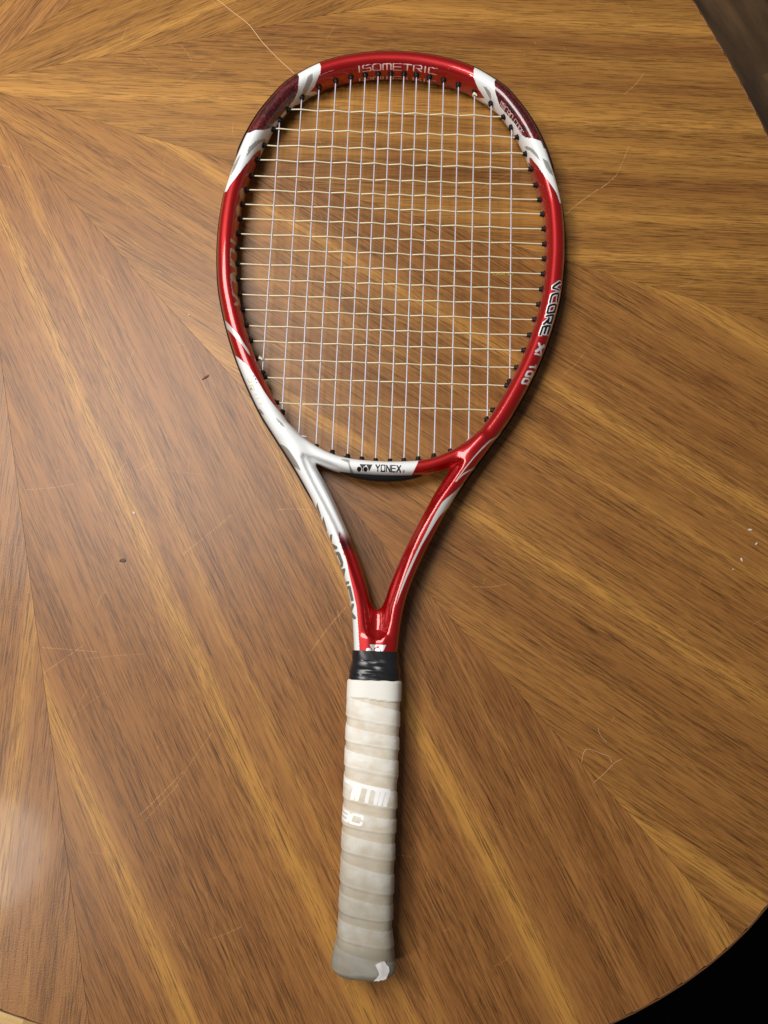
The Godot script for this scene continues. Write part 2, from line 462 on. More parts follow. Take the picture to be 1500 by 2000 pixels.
	for k in 2:
		var at := -452.0 - k * 11.0
		fill(paint, PackedVector2Array([pixel(on_spine(at, 4.6)), pixel(on_spine(at - 4, 8)), pixel(on_spine(at - 11, 8)), pixel(on_spine(at - 10, 6))]), side)
	# print that lies on the steep inner faces of the hoop
	print_word("ISOMETRIC", -33.0, 32.6, -73, -48, 0.28, Vector2(4, 5), Color(0.97, 0.86, 0.86))
	print_word("MICRO CORE", 96.0, 129.0, -70, -46, 0.30, Vector2(2, 4), Color(0.90, 0.78, 0.78))
	var pale := Color(0.70, 0.62, 0.54)
	for k in 2:
		disc(hoop, hoop_pixel(-190.5 - 15.6 * k, -70.0), Vector2(16, 42), pale)
	for k in 5:
		var at := -229.5 - k * 12.4
		var place := func(q: Vector2) -> Vector2: return hoop_pixel(at - 9.6 * q.x, lerpf(-38.0 + k * 1.6, -104.0, q.y))
		stroke(hoop, "YONEX"[k], place, Vector2(10, 11), pale)
	# a thin worn line on the shoulder of the head
	for k in 40:
		if k % 9 < 7:
			hoop.fill_rect(Rect2i(hoop_pixel(-66.3 + k * 0.32, -45.0 + 0.05 * k), Vector2i(2, 3)), Color(0.95, 0.9, 0.9))


func frame_material(colors: Image, shine: Image) -> StandardMaterial3D:
	var m := mat(Color.WHITE, 0.38)
	m.albedo_texture = tex(colors)
	m.metallic = 1.0
	m.metallic_texture = tex(shine)
	m.metallic_texture_channel = BaseMaterial3D.TEXTURE_CHANNEL_RED
	m.texture_repeat = false
	m.clearcoat_enabled = true
	m.clearcoat = 1.0
	m.clearcoat_roughness = 0.05
	return m


func to_edge(q: Vector2, p: PackedVector2Array) -> float:   # distance to a closed outline, plus inside
	var best := 1e9
	var inside := false
	for k in p.size():
		var a := p[k]
		var b := p[(k + 1) % p.size()]
		best = minf(best, q.distance_squared_to(Geometry2D.get_closest_point_to_segment(q, a, b)))
		if (a.y <= q.y) != (b.y <= q.y) and q.x < a.x + (q.y - a.y) / (b.y - a.y) * (b.x - a.x):
			inside = not inside
	return sqrt(best) if inside else -sqrt(best)


# The moulded frame: one continuous skin round hoop, bridge, throat arms and shaft, found as the zero surface of a field on a grid (surface nets).
func frame_shapes() -> Array:
	var h := 0.8
	var x0 := -136.0
	var z0 := -172.0
	var nx := 341
	var nz := 598
	var levels := 17
	var dm := PackedFloat32Array()      # signed distance to the hoop-and-arms spine
	var ds := PackedFloat32Array()      # place along it
	var db := PackedFloat32Array()      # distance to the bridge
	dm.resize(nx * nz)
	dm.fill(99.0)
	ds.resize(nx * nz)
	ds.fill(-999.0)
	db.resize(nx * nz)
	db.fill(99.0)
	var reach := 13.5
	for k in spine.size():
		var c := spine[k]
		var o := spine_n[k]
		for iz in range(maxi(0, int((c.y - reach - z0) / h)), mini(nz, int((c.y + reach - z0) / h) + 1)):
			var z := z0 + iz * h - c.y
			if z + c.y > 306.0:
				continue
			for ix in range(maxi(0, int((c.x - reach - x0) / h)), mini(nx, int((c.x + reach - x0) / h) + 1)):
				var x := x0 + ix * h - c.x
				var along := x * o.y - z * o.x
				if absf(along) < 0.75:
					var d := x * o.x + z * o.y
					var at := iz * nx + ix
					if absf(d) < absf(dm[at]):
						dm[at] = d
						ds[at] = spine_s[k] - along
	var bridge := resample(smooth_curve(flat_points([-84, 137, -70, 149, -55, 160, -40, 167.5, -25, 171.3, 0, 172.8, 25, 171.3, 40, 167.5, 55, 160, 70, 149, 84, 137]), 12), 0.7)
	for c in bridge:
		for iz in range(int((c.y - 11.0 - z0) / h), int((c.y + 11.0 - z0) / h) + 1):
			for ix in range(int((c.x - 11.0 - x0) / h), int((c.x + 11.0 - x0) / h) + 1):
				var d := c.distance_to(Vector2(x0 + ix * h, z0 + iz * h))
				var at := iz * nx + ix
				if d < db[at]:
					db[at] = d
	var ledge := flat_points([-57.0, 165.6, -46.3, 168.3, -32.5, 172.9, -22.3, 176.4, -9.6, 178.9, 5.0, 179.2, 19.5, 177.5, 35.8, 172.7, 45.8, 168.9, 54.6, 165.6, 57.5, 166.7, 55.9, 171.3, 49.5, 181.9, 40.8, 194.8, 32.3, 209.8, 26.1, 222.2, 20.9, 235.8, 17.0, 248.0, 13.0, 261.2, 10.1, 272.1, 8.9, 281.8, 7.0, 289.9, 3.4, 294.3, -0.9, 294.8, -5.3, 291.8, -7.8, 285.7, -9.3, 274.9, -11.9, 264.3, -16.7, 251.4, -21.7, 238.4, -26.7, 227.4, -32.6, 215.5, -40.0, 202.3, -48.5, 187.8, -54.7, 176.5, -58.0, 168.6])
	var up := PackedFloat32Array()
	for l in levels:
		up.push_back((l + 0.5) * h)
	var field := PackedFloat32Array()
	field.resize(nx * nz * levels)
	field.fill(9.0)
	var tall := PackedInt32Array()
	tall.resize(nx * nz)
	tall.fill(0)
	for iz in nz:
		var z := z0 + iz * h
		if z > 306.0:
			continue
		# the beam grows a little lower towards the grip
		var nexp := lerpf(NEXP, 3.0, smoothstep(150.0, 200.0, z))   # and squarer
		var b3 := lerpf(5.6, 11.2, smoothstep(287.5, 294.0, z))     # the web between the arms lies lower than they do
		var b1 := lerpf(DEEP, 11.2, smoothstep(180.0, 290.0, z))
		for ix in nx:
			var at := iz * nx + ix
			var x := x0 + ix * h
			var core := absf(x) if z > 266.0 else 99.0
			if dm[at] > 20.0 and db[at] > 20.0 and core > 14.0:
				continue
			var p1 := pow(absf(dm[at]) / BEAM, nexp)
			var p2 := pow(db[at] / 5.3, nexp)
			var p3 := pow(maxf(absf(x) / 8.5, (297.0 - z) / 23.0), nexp) if core < 20.0 else 1e6
			var groove := 0.0
			if z > 160.0 and absf(x) < 62.0:
				var e := to_edge(Vector2(x, z), ledge)
				if e > -4.0:
					groove = 1.4 * smoothstep(-1.0, 1.0, e) + 0.75 * exp(-pow((e - 1.9) / 1.25, 2.0))
					groove *= 1.0 - (1.0 - smoothstep(24.0, 40.0, absf(x))) * (1.0 - smoothstep(178.0, 186.0, z))
			for l in levels:
				var y := up[l]
				var f := 9.0
				if p1 < 40.0:
					f = (pow(p1 + pow(y / b1, nexp), 1.0 / nexp) - 1.0) * BEAM
				if p2 < 40.0:
					var g := (pow(p2 + pow(y / 10.4, nexp), 1.0 / nexp) - 1.0) * 5.3
					var k := maxf(4.0 - absf(f - g), 0.0) / 4.0
					f = minf(f, g) - k * k
				if p3 < 40.0:
					var g := (pow(p3 + pow(y / b3, nexp), 1.0 / nexp) - 1.0) * 7.0
					var k := maxf(4.0 - absf(f - g), 0.0) / 4.0
					f = minf(f, g) - k * k
				f += groove * 0.6 * smoothstep(2.0, 7.0, y)
				field[at * levels + l] = f
				if f < 0.0:
					tall[at] = l + 1
	# one vertex in each cell that the surface crosses; cell c = 0 straddles the middle plane, +c and -c lie above and below it
	var sh := Shape.new()
	var span := levels * 2
	var index := PackedInt32Array()
	index.resize((nx - 1) * (nz - 1) * span)
	index.fill(-1)
	var corner := [0, 1, nx, nx + 1]
	for iz in nz - 1:
		for ix in nx - 1:
			var at := iz * nx + ix
			var t0 := tall[at]
			var t1 := tall[at + 1]
			var t2 := tall[at + nx]
			var t3 := tall[at + nx + 1]
			var hi := maxi(maxi(t0, t1), maxi(t2, t3))
			if hi == 0:
				continue
			var lo := mini(mini(t0, t1), mini(t2, t3))
			var s_sum := 0.0
			var d_sum := 0.0
			var count := 0
			for c in 4:
				if dm[at + corner[c]] < 20.0:
					s_sum += ds[at + corner[c]]
					d_sum += dm[at + corner[c]]
					count += 1
			for cell in range(lo, mini(hi, levels - 1) + 1):
				if cell == 0 and lo > 0:
					continue
				# values at the eight corners
				var sum := Vector3.ZERO
				var grad := Vector3.ZERO
				var hits := 0
				var f := PackedFloat32Array()
				for c in 4:
					var base: int = (at + corner[c]) * levels
					f.push_back(field[base + (cell - 1 if cell > 0 else 0)])
					f.push_back(field[base + cell])
				for c in 4:
					var cx := float(c % 2)
					var cz := float(c / 2)
					var a := f[c * 2]
					var b := f[c * 2 + 1]
					grad.y += b - a
					if (a < 0.0) != (b < 0.0):
						sum += Vector3(cx, a / (a - b), cz)
						hits += 1
					for e in 2:
						a = f[c * 2 + e]
						if c % 2 == 0:
							b = f[(c + 1) * 2 + e]
							grad.x += b - a
							if (a < 0.0) != (b < 0.0):
								sum += Vector3(a / (a - b), e, cz)
								hits += 1
						if c < 2:
							b = f[(c + 2) * 2 + e]
							grad.z += b - a
							if (a < 0.0) != (b < 0.0):
								sum += Vector3(cx, e, a / (a - b))
								hits += 1
				if hits == 0:
					continue
				sum /= hits
				var y := (cell - 0.5 + sum.y) * h
				if cell == 0:
					y = 0.0
					grad.y = 0.0
				var p := Vector3(x0 + (ix + sum.x) * h, y, z0 + (iz + sum.z) * h)
				grad = grad.normalized()
				var uv := Vector2((p.x + 140.0) / 280.0, (p.z + 176.0) / 280.0 * PW / PH)
				var uv2 := Vector2(-9, 0)
				if count == 4:
					uv2 = Vector2(s_sum / 4.0, (rad_to_deg(atan2(d_sum / 4.0 / BEAM, y / DEEP)) + 100.0) / 200.0)
				var slot := (iz * (nx - 1) + ix) * span + levels
				index[slot + cell] = sh.vert(p / 1000.0, grad, uv)
				sh.t2.push_back(uv2)
				if cell > 0:
					index[slot - cell] = sh.vert(Vector3(p.x, -y, p.z) / 1000.0, grad * Vector3(1, -1, 1), uv)
					sh.t2.push_back(uv2)
	# a face across each grid edge that changes sign
	var row := (nx - 1) * span
	for iz in range(1, nz - 1):
		for ix in range(1, nx - 1):
			var at := iz * nx + ix
			var me := tall[at]
			var slot := (iz * (nx - 1) + ix) * span + levels
			# upright edge at this column
			if me > 0:
				for side in [me, -me]:
					face(sh, index[slot + side], index[slot - span + side], index[slot - span - row + side], index[slot - row + side])
			# edges to the next column in x and in z
			for way in 2:
				var other := tall[at + (1 if way == 0 else nx)]
				if other == me:
					continue
				for l in range(mini(me, other), maxi(me, other)):
					var back := row if way == 0 else span
					face(sh, index[slot + l], index[slot + l + 1], index[slot + l + 1 - back], index[slot + l - back])
					face(sh, index[slot - l], index[slot - l - 1], index[slot - l - 1 - back], index[slot - l - back])
	# even out the normals
	for turn in 2:
		var sum := sh.n.duplicate()
		for k in range(0, sh.i.size(), 3):
			var all := sh.n[sh.i[k]] + sh.n[sh.i[k + 1]] + sh.n[sh.i[k + 2]]
			for e in 3:
				sum[sh.i[k + e]] += all * 0.5
		for k in sum.size():
			sum[k] = sum[k].normalized()
		sh.n = sum
	# the hoop takes its paint from a sheet wrapped along it, the throat and shaft from a plan
	var parts := [Shape.new(), Shape.new()]
	var cut_left := on_spine(-288.0, 0.0).y
	var cut_right := on_spine(252.0, 0.0).y
	var moved := [PackedInt32Array(), PackedInt32Array()]
	for part in 2:
		moved[part].resize(sh.v.size())
		moved[part].fill(-1)
	for k in range(0, sh.i.size(), 3):
		var part := 0
		for e in 3:
			var q := sh.t2[sh.i[k + e]]
			var p := sh.v[sh.i[k + e]] * 1000.0
			if p.z > (cut_right if p.x > 0.0 else cut_left) or q == Vector2(-9, 0):
				part = 1
		var to: Shape = parts[part]
		for e in 3:
			var from := sh.i[k + e]
			if moved[part][from] < 0:
				var q := sh.t2[from]
				moved[part][from] = to.vert(sh.v[from], sh.n[from], sh.t[from] if part == 1 else Vector2((q.x + 300.0) / 565.0, q.y))
			to.i.push_back(moved[part][from])
	return parts


func face(sh: Shape, a: int, b: int, c: int, d: int) -> void:
	if a >= 0 and b >= 0 and c >= 0 and d >= 0:
		sh.quad(a, b, c, d)


# A strip swept along the beam's outer side: profile is a list of (d, y) in mm at each place.
func strip(s0: float, s1: float, step: float, profile: PackedVector2Array) -> Shape:
	var sh := Shape.new()
	var list := []
	var s := s0
	while s <= s1:
		var end := clampf(minf(s - s0, s1 - s) / 10.0, 0.02, 1.0)
		var ring := PackedVector3Array()
		for p in profile:
			var q := on_spine(s, lerpf(BEAM - 0.6, p.x, sqrt(end)))
			ring.push_back(Vector3(q.x, p.y * lerpf(0.5, 1.0, end), q.y) / 1000.0)
		list.push_back(ring)
		s += step
	sh.rings(list)
	# normals of a sweep: away from the strip's middle line
	var m := profile.size()
	for r in list.size():
		var mid := Vector3.ZERO
		for p in list[r]:
			mid += p / m
		for k in m:
			var nn := sh.n[r * m + k]
			if nn.dot(list[r][k] - mid) < 0.0:
				sh.n[r * m + k] = -nn
	return sh


func grommet_shape() -> Shape:
	# a flange and a barrel along +x, 0 at the inner wall
	var sh := Shape.new()
	var list := []
	for q in [[-1.2, 1.7], [-0.2, 2.1], [0.35, 2.1], [0.55, 1.75], [0.6, 1.5], [2.3, 1.42], [2.6, 1.25], [2.65, 0.7], [1.8, 0.68]]:
		var ring := PackedVector3Array()
		for k in 12:
			ring.push_back(Vector3(q[0], q[1] * cos(TAU * k / 12), q[1] * sin(TAU * k / 12)) / 1000.0)
		list.push_back(ring)
	sh.rings(list)
	for k in sh.v.size():
		var out := Vector3(0, sh.v[k].y, sh.v[k].z)
		if sh.n[k].dot(out + Vector3(0.0004, 0, 0)) < 0.0:
			sh.n[k] = -sh.n[k]
	return sh


func knot_shape(tail: Vector3) -> Shape:
	var sh := Shape.new()
	for turn in 2:
		var path := PackedVector3Array()
		for k in 15:
			var w := TAU * k / 14 + turn * 1.3
			path.push_back(Vector3(cos(w) * 1.15, sin(w) * 1.15, -0.5 + 1.0 * turn + 0.3 * sin(w * 2.0)) / 1000.0)
		sh.tube(path, 0.00062, 7)
	var end := PackedVector3Array()
	for k in 6:
		end.push_back((Vector3(0.9, 0.6, 0.2) + tail * (k / 5.0) + Vector3(0, 0.5 * sin(k * 0.6), 0)) / 1000.0)
	sh.tube(end, 0.0006, 6)
	return sh


func inner_z(x: float, upper: bool) -> float:
	var best := -1e9 if upper else 1e9
	var near := 1e9
	for k in spine.size():
		var q := spine[k] - spine_n[k] * BEAM
		if (q.y < 0.0) != upper or q.y > 170.0:
			continue
		if absf(q.x - x) < near:
			near = absf(q.x - x)
			best = q.y
	return best


func inner_x(z: float, right: bool) -> float:
	var near := 1e9
	var best := 0.0
	for k in spine.size():
		var q := spine[k] - spine_n[k] * BEAM
		if (q.x > 0.0) == right and absf(q.y - z) < near and q.y < 170.0:
			near = absf(q.y - z)
			best = q.x
	return best


func make_racket() -> Node3D:
	var r := thing("tennis_racket", "red and white tennis racket with worn white grip lying on the oval wooden table", "tennis racket")
	var zz := Vector3(-0.03637591, 0.0075, 0.99933818).normalized()
	var xx := Vector3(0.99933818, 0, 0.03637591)
	r.transform = Transform3D(Basis(xx, zz.cross(xx), zz), Vector3(0.00518776, 0.01345, -0.3))
	var skins := frame_shapes()
	put("head_hoop", skins[0], frame_material(hoop, hoop_metal), r)
	put("throat", skins[1], frame_material(paint, metal), r)

	var black := mat(lin(0.012, 0.012, 0.014), 0.32)
	var guard := mat(lin(0.018, 0.009, 0.011), 0.38)
	black.metallic_specular = 0.25
	guard.metallic_specular = 0.2
	# bumper guard round the tip, with thin grommet strips down both sides
	var bump := PackedVector2Array([Vector2(BEAM - 1.7, 8.4), Vector2(BEAM - 0.2, 8.0), Vector2(BEAM + 1.4, 5.4), Vector2(BEAM + 1.75, 0), Vector2(BEAM + 1.4, -5.4), Vector2(BEAM - 0.2, -8.0), Vector2(BEAM - 1.7, -8.4)])
	put("bumper_guard", strip(-166, 172, 3.0, bump), guard, r)
	var thin := PackedVector2Array([Vector2(BEAM - 0.6, 3.0), Vector2(BEAM + 0.9, 2.7), Vector2(BEAM + 1.15, 0), Vector2(BEAM + 0.9, -2.7), Vector2(BEAM - 0.6, -3.0)])
	put("grommet_strip", strip(-452, -168, 3.0, thin), black, r)
	put("grommet_strip", strip(174, 446, 3.0, thin), black, r)
	# black guard under the bridge
	var sh := Shape.new()
	var list := []
	for k in 33:
		var u := k / 32.0 * 2.0 - 1.0
		var x := -1.0 + 31.5 * u
		var grow := sqrt(maxf(0.0, 1.0 - u * u)) * 0.9 + 0.1
		var z0 := 177.6 - 0.0034 * x * x
		var ring := PackedVector3Array()
		for q in [[-1.8, 4.2], [0.5, 4.2], [3.4, 3.2], [4.3, 0.0], [3.4, -3.2], [0.5, -4.2], [-1.8, -4.2]]:
			ring.push_back(Vector3(x, q[1] * grow, z0 + q[0] * (grow if q[0] > 0.0 else 1.0)) / 1000.0)
		list.push_back(ring)
	sh.rings(list)
	put("bridge_guard", sh, black, r)

	# strings: sixteen mains and nineteen crosses, woven over and under
	var mains := []
	for x in [5.25, 15.4, 25.8, 37.2, 49.2, 62.2, 75.6, 92.0]:
		mains.push_back(x)
		mains.push_front(-x)
	var crosses := [-118.5, -100.8, -86.4, -73.2, -59.4, -47.1, -34.7, -22.3, -9.6, 2.6, 15.2, 27.8, 40.3, 52.6, 65.3, 77.5, 91.3, 105.7, 125.1]
	var bridge_z := func(x: float) -> float: return 167.3 - 0.0038 * x * x
	var main_mat := mat(Color(0.76, 0.75, 0.795), 0.28)
	main_mat.clearcoat_enabled = true
	main_mat.clearcoat = 0.6
	main_mat.clearcoat_roughness = 0.15
	var cross_mat := mat(Color(0.86, 0.82, 0.70), 0.34)
	cross_mat.subsurf_scatter_enabled = false
	var gs := grommet_shape().mesh()
	var grommet := func(at: Vector3, towards: Vector3) -> void:
		var g := put("grommet", gs, black, r)
		var bx := towards.normalized()
		g.transform = Transform3D(Basis(bx, Vector3.UP * 1.2, bx.cross(Vector3.UP) * 1.2), at / 1000.0)
	var ends := []
	for k in mains.size():
		var x: float = mains[k]
		var za := inner_z(x, true)
		var zb := minf(inner_z(x, false), bridge_z.call(x))
		ends.push_back(Vector2(za, zb))
		var path := PackedVector3Array()
		var z := za - 1.0
		path.push_back(Vector3(x, 0, z) / 1000.0)
		for c in crosses.size():
			var over := 1.0 if (k + c) % 2 == 0 else -1.0
			for j in [-2.2, 0.0, 2.2]:
				path.push_back(Vector3(x, 0.28 * over * (1.0 if j == 0.0 else 0.55), crosses[c] + j) / 1000.0)
		path.push_back(Vector3(x, 0, zb + 1.0) / 1000.0)
		# crosses that lie outside this main are left out
		var kept := PackedVector3Array()
		for p in path:
			if p.z * 1000.0 >= za - 1.01 and p.z * 1000.0 <= zb + 1.01:
				kept.push_back(p)
		var s := Shape.new()
		s.tube(kept, 0.00050, 8)
		put("main_string", s, main_mat, r)
		# grommets point between the string's direction and the wall's inner side
		var lean := -0.55 * x / 92.0
		grommet.call(Vector3(x, 0, za), Vector3(lean * 0.6, 0, 1))
		grommet.call(Vector3(x, 0, zb), Vector3(lean * 0.9, 0, -1))
	for c in crosses.size():
		var z: float = crosses[c]
		var xa := inner_x(z, false)
		var xb := inner_x(z, true)
		var path := PackedVector3Array([Vector3(xa - 1.0, 0, z) / 1000.0])
		var wobble := rng.randf_range(-0.12, 0.12)
		for k in mains.size():
			if mains[k] < xa + 1.0 or mains[k] > xb - 1.0:
				continue
			var over := -1.0 if (k + c) % 2 == 0 else 1.0
			for j in [-1.6, 0.0, 1.6]:
				path.push_back(Vector3(mains[k] + j, over * (0.84 if j == 0.0 else 0.70), z + wobble * sin(k * 0.9 + c) + 0.08 * over) / 1000.0)
		path.push_back(Vector3(xb + 1.0, 0, z) / 1000.0)
		var s := Shape.new()
		s.tube(path, 0.00050, 8)
		put("cross_string", s, cross_mat, r)
		grommet.call(Vector3(xa, 0, z), Vector3(1, 0, -0.25 * z / 125.0))
		grommet.call(Vector3(xb, 0, z), Vector3(-1, 0, -0.25 * z / 125.0))
	# tie-off knots
	for q in [[mains[2], ends[2].y - 2.6, Vector3(5, 1, 1), true], [mains[13], ends[13].y - 2.6, Vector3(-1.2, 1, 1.5), true], [mains[13], ends[13].x + 3.0, Vector3(0.6, 0.4, 1.5), false], [inner_x(crosses[16], false) + 3.4, crosses[16], Vector3(0.6, 0.5, 1.2), false]]:
		var kn := put("string_knot", knot_shape(q[2]), main_mat if q[3] else cross_mat, r)
		kn.position = Vector3(q[0], 0.6, q[1]) / 1000.0

	make_grip(r)
	return r


func grip_radius(w: float, z: float) -> float:
	# the rounded octagonal handle, flaring into the butt
	var flare := smoothstep(480.0, 502.0, z) * 2.9
	var wx := 17.3 + 0.5 * smoothstep(460.0, 340.0, z) + flare
	var wy := 15.0 + flare * 0.75
	return pow(pow(absf(cos(w)) / wx, 2.9) + pow(absf(sin(w)) / wy, 2.9), -1.0 / 2.9)


func lap(w: float, z: float) -> float:   # 0..1 within one turn of the wound tape, counted from its edge
	var edge := 350.0 + 17.5 * (PI - w) / TAU + 1.5 * sin(z * 0.113) + 0.45 * sin(2.0 * w + z * 0.37)
	return fposmod((z - edge) / 17.5, 1.0)


func make_grip(r: Node3D) -> void:
	# black adhesive tape round the top of the handle
	var list := []
	for j in 34:
		var z := 302.6 + j * 0.65
		var ring := PackedVector3Array()
		for k in 64:
			var w := TAU * k / 64
			var t := smoothstep(309.0, 316.0, z + 1.6 * sin(w * 2.0))
			var rr := pow(pow(absf(cos(w)) / lerpf(15.9, 17.4, t), 3.2) + pow(absf(sin(w)) / lerpf(12.3, 14.8, t), 3.2), -1.0 / 3.2)
			rr += 0.16 * sin(z * 1.9 + w * 3.0) * t + 0.3 * smoothstep(0.0, 0.12, fposmod((z - 302.0 + w * 0.7) / 9.0, 1.0)) + 0.10 * sin(w * 11.0 + z * 0.6)
			ring.push_back(Vector3(cos(w) * rr, sin(w) * rr, z) / 1000.0)
		list.push_back(ring)
	var sh := Shape.new()
	sh.rings(list)
	outward(sh, 0)
	put("black_tape", sh, mat(lin(0.013, 0.013, 0.015), 0.27), r)

	# colours of the overgrip: bright raised laps, tan troughs, grime towards the butt, and the print
	var gw := 640
	var gh := 1216
	var n1 := FastNoiseLite.new()
	n1.seed = 5
	n1.frequency = 0.012
	n1.fractal_octaves = 5
	var blot := n1.get_image(gw, gh)
	n1.seed = 9
	n1.frequency = 0.30
	n1.fractal_octaves = 2
	var grain := n1.get_image(gw, gh)
	blot.convert(Image.FORMAT_L8)
	grain.convert(Image.FORMAT_L8)
	var b1 := blot.get_data()
	var b2 := grain.get_data()
	var bytes := PackedByteArray()
	bytes.resize(gw * gh * 3)
	var bright := Color(0.925, 0.915, 0.885)
	var tan_c := Color(0.825, 0.775, 0.695)
	for y in gh:
		var z := 322.0 + 190.0 * y / gh
		var grime := lerpf(1.0, 0.77, smoothstep(385.0, 478.0, z))
		grime *= lerpf(1.0, 0.82, smoothstep(485.0, 496.0, z + 3.0 * sin(TAU * 0.37 + y * 0.01)))
		for x in gw:
			var w := TAU * x / gw
			var p := lap(w, z)
			var v1 := b1[y * gw + x] / 255.0
			var v2 := b2[y * gw + x] / 255.0
			var t := smoothstep(0.2, 0.68, p) * 0.65 + (v1 - 0.45) * 1.0 + (v2 - 0.5) * 0.8 + 0.35 * smoothstep(378.0, 392.0, z)
			if p > 0.54 and p < 0.64:
				t -= 0.5 * v1 + 0.1
			if p > 0.965:
				t += 0.25
			if z < 335.0 + 0.9 * sin(w * 2.0 + 0.4):
				t = (v2 - 0.55) * 0.25
			t = clampf(t, -0.05, 1.0)
			var k := (grime + (v2 - 0.5) * 0.05) * 255.0
			var at := (y * gw + x) * 3
			bytes[at] = int(clampf(lerpf(bright.r, tan_c.r, t) * k, 0, 255))
			bytes[at + 1] = int(clampf(lerpf(bright.g, tan_c.g, t) * k, 0, 255))
			bytes[at + 2] = int(clampf(lerpf(bright.b, tan_c.b, t) * k * lerpf(0.95, 1.0, grime), 0, 255))
	var skin := Image.create_from_data(gw, gh, false, Image.FORMAT_RGB8, bytes)
	# the white print that follows the tape, partly wound out of sight
	var print_c := Color(0.97, 0.97, 0.965)
	var words := [["n", -20.0, -9.6, 386.4, 9.0], ["m", -7.0, 6.0, 386.4, 9.0], ["I", 7.0, 11.2, 386.4, 9.0], ["n", 12.2, 21.0, 386.4, 9.0], ["a", -18.8, -12.6, 405.2, 5.6], ["c", -11.2, -4.6, 405.2, 5.6]]
	for q in words:
		var place := func(u: Vector2) -> Vector2:
			var x: float = lerpf(q[1], q[2], u.x) - 2.0 * (1.0 - u.y) * (q[4] / 9.0)
			var w := acos(clampf(x / 18.2, -1, 1))
			if x < -18.2:
				w = PI + (-18.2 - x) / 16.0
			if x > 18.2:
				w = TAU - (x - 18.2) / 16.0
			var z: float = q[3] + 8.75 * (PI - w) / PI + (1.0 - u.y) * q[4]
			return Vector2(w / TAU * gw, (z - 322.0) / 190.0 * gh)
		stroke(skin, q[0], place, Vector2(14, 13) if q[4] > 8.0 else Vector2(10, 8), print_c)

	var folds := FastNoiseLite.new()
	folds.seed = 61
	folds.frequency = 0.05
	folds.fractal_octaves = 3
	list = []
	var uvs := []
	for j in 316:
		var z := 322.0 + j * 0.588
		var ring := PackedVector3Array()
		var uv := []
		for k in 113:
			var w := TAU * k / 112
			var p := lap(w, z)
			var rr := grip_radius(w, z)
			rr += 0.60 * smoothstep(0.0, 0.035, p) * (1.0 - smoothstep(0.56, 0.68, p)) + 0.22 * sin(PI * p) + 0.22 * exp(-pow((p - 0.60) / 0.05, 2.0))
			rr += 0.10 * n1.get_noise_2d(k * 0.16, z * 0.6) + 0.16 * folds.get_noise_2d(k * 0.5 + z * 0.3, z * 3.0)
			if z < 335.0 + 0.9 * sin(w * 2.0 + 0.4):
				rr = grip_radius(w, z) + 1.0
			if z < 323.2:
				rr -= (323.2 - z) * 0.8
			# rounded end
			if z > 502.5:
				rr -= 0.28 * pow(z - 502.5, 1.7)
			ring.push_back(Vector3(cos(w) * rr, sin(w) * rr, z) / 1000.0)
			uv.push_back(Vector2(k / 112.0, (z - 322.0) / 190.0))
		list.push_back(ring)
		uvs.push_back(uv)
	sh = Shape.new()
	sh.rings(list, false, uvs)
	outward(sh, 0)
	# the seam of the texture lies on the right; join its normals
	for j in 316:
		var nn := (sh.n[j * 113] + sh.n[j * 113 + 112]).normalized()
		sh.n[j * 113] = nn
		sh.n[j * 113 + 112] = nn
	var cloth := mat(Color.WHITE, 0.62)
	cloth.albedo_texture = tex(skin)
	cloth.normal_enabled = true
	var gn := grain.duplicate()
	gn.bump_map_to_normal_map(1.6)
	cloth.normal_texture = tex(gn)
	cloth.normal_scale = 0.7
	put("overgrip", sh, cloth, r)
	# end of the butt
	sh = Shape.new()
	var cap := [list[315]]
	for k in [[0.75, 0.8], [0.45, 1.2], [0.02, 1.4]]:
		var ring := PackedVector3Array()
		for p in list[315]:
			ring.push_back(Vector3(p.x * k[0], p.y * k[0], p.z + k[1] / 1000.0))
		cap.push_back(ring)
	sh.rings(cap, false)
	for k in sh.n.size():
		if sh.n[k].z < 0.0:
			sh.n[k] = -sh.n[k]
	put("butt_cap", sh, mat(Color(0.42, 0.41, 0.40), 0.6), r)
	# grey rubbed zone and the torn flap of tape near the end
	sh = Shape.new()
	var flap := [[8.0, 501.4], [9.6, 500.4], [11.4, 499.8], [13.0, 499.4], [14.0, 501.6], [15.0, 503.0], [15.2, 505.4], [14.4, 507.6], [14.8, 510.4], [13.2, 511.2], [12.4, 510.4], [11.4, 511.8], [10.0, 511.0], [8.2, 511.5], [9.0, 508.8], [10.2, 506.6], [9.4, 504.2]]
	var top := PackedVector3Array()
	var under := PackedVector3Array()
	for q in flap:
		q[1] -= 4.8
		var w := acos(q[0] / 20.5)
		var rr := grip_radius(w, q[1]) + (0.0 if q[1] < 502.5 else -0.28 * pow(q[1] - 502.5, 1.7))
		top.push_back(Vector3(cos(w) * (rr + 1.5), sin(w) * (rr + 1.5), q[1]) / 1000.0)
		under.push_back(Vector3(cos(w) * (rr + 0.3), sin(w) * (rr + 0.3), q[1]) / 1000.0)
	var mid := Vector3.ZERO
	for p in top:
		mid += p / top.size()
	mid += Vector3(0.0009, 0.0024, 0)
	var c := sh.vert(mid, Vector3(0.5, 0.85, 0.1).normalized())
	for k in top.size():
		sh.vert(top[k], Vector3(top[k].x * 20.0, 0.8, rng.randf_range(-0.3, 0.3)).normalized())
	for k in top.size():
		sh.tri(c, c + 1 + k, c + 1 + (k + 1) % top.size())
	for k in top.size():
		var k2 := (k + 1) % top.size()
		var side := (top[k] - mid).normalized()
		sh.quad(sh.vert(top[k], side), sh.vert(top[k2], side), sh.vert(under[k2], side), sh.vert(under[k], side))
	put("torn_tape_end", sh, mat(Color(0.87, 0.86, 0.85), 0.6), r)


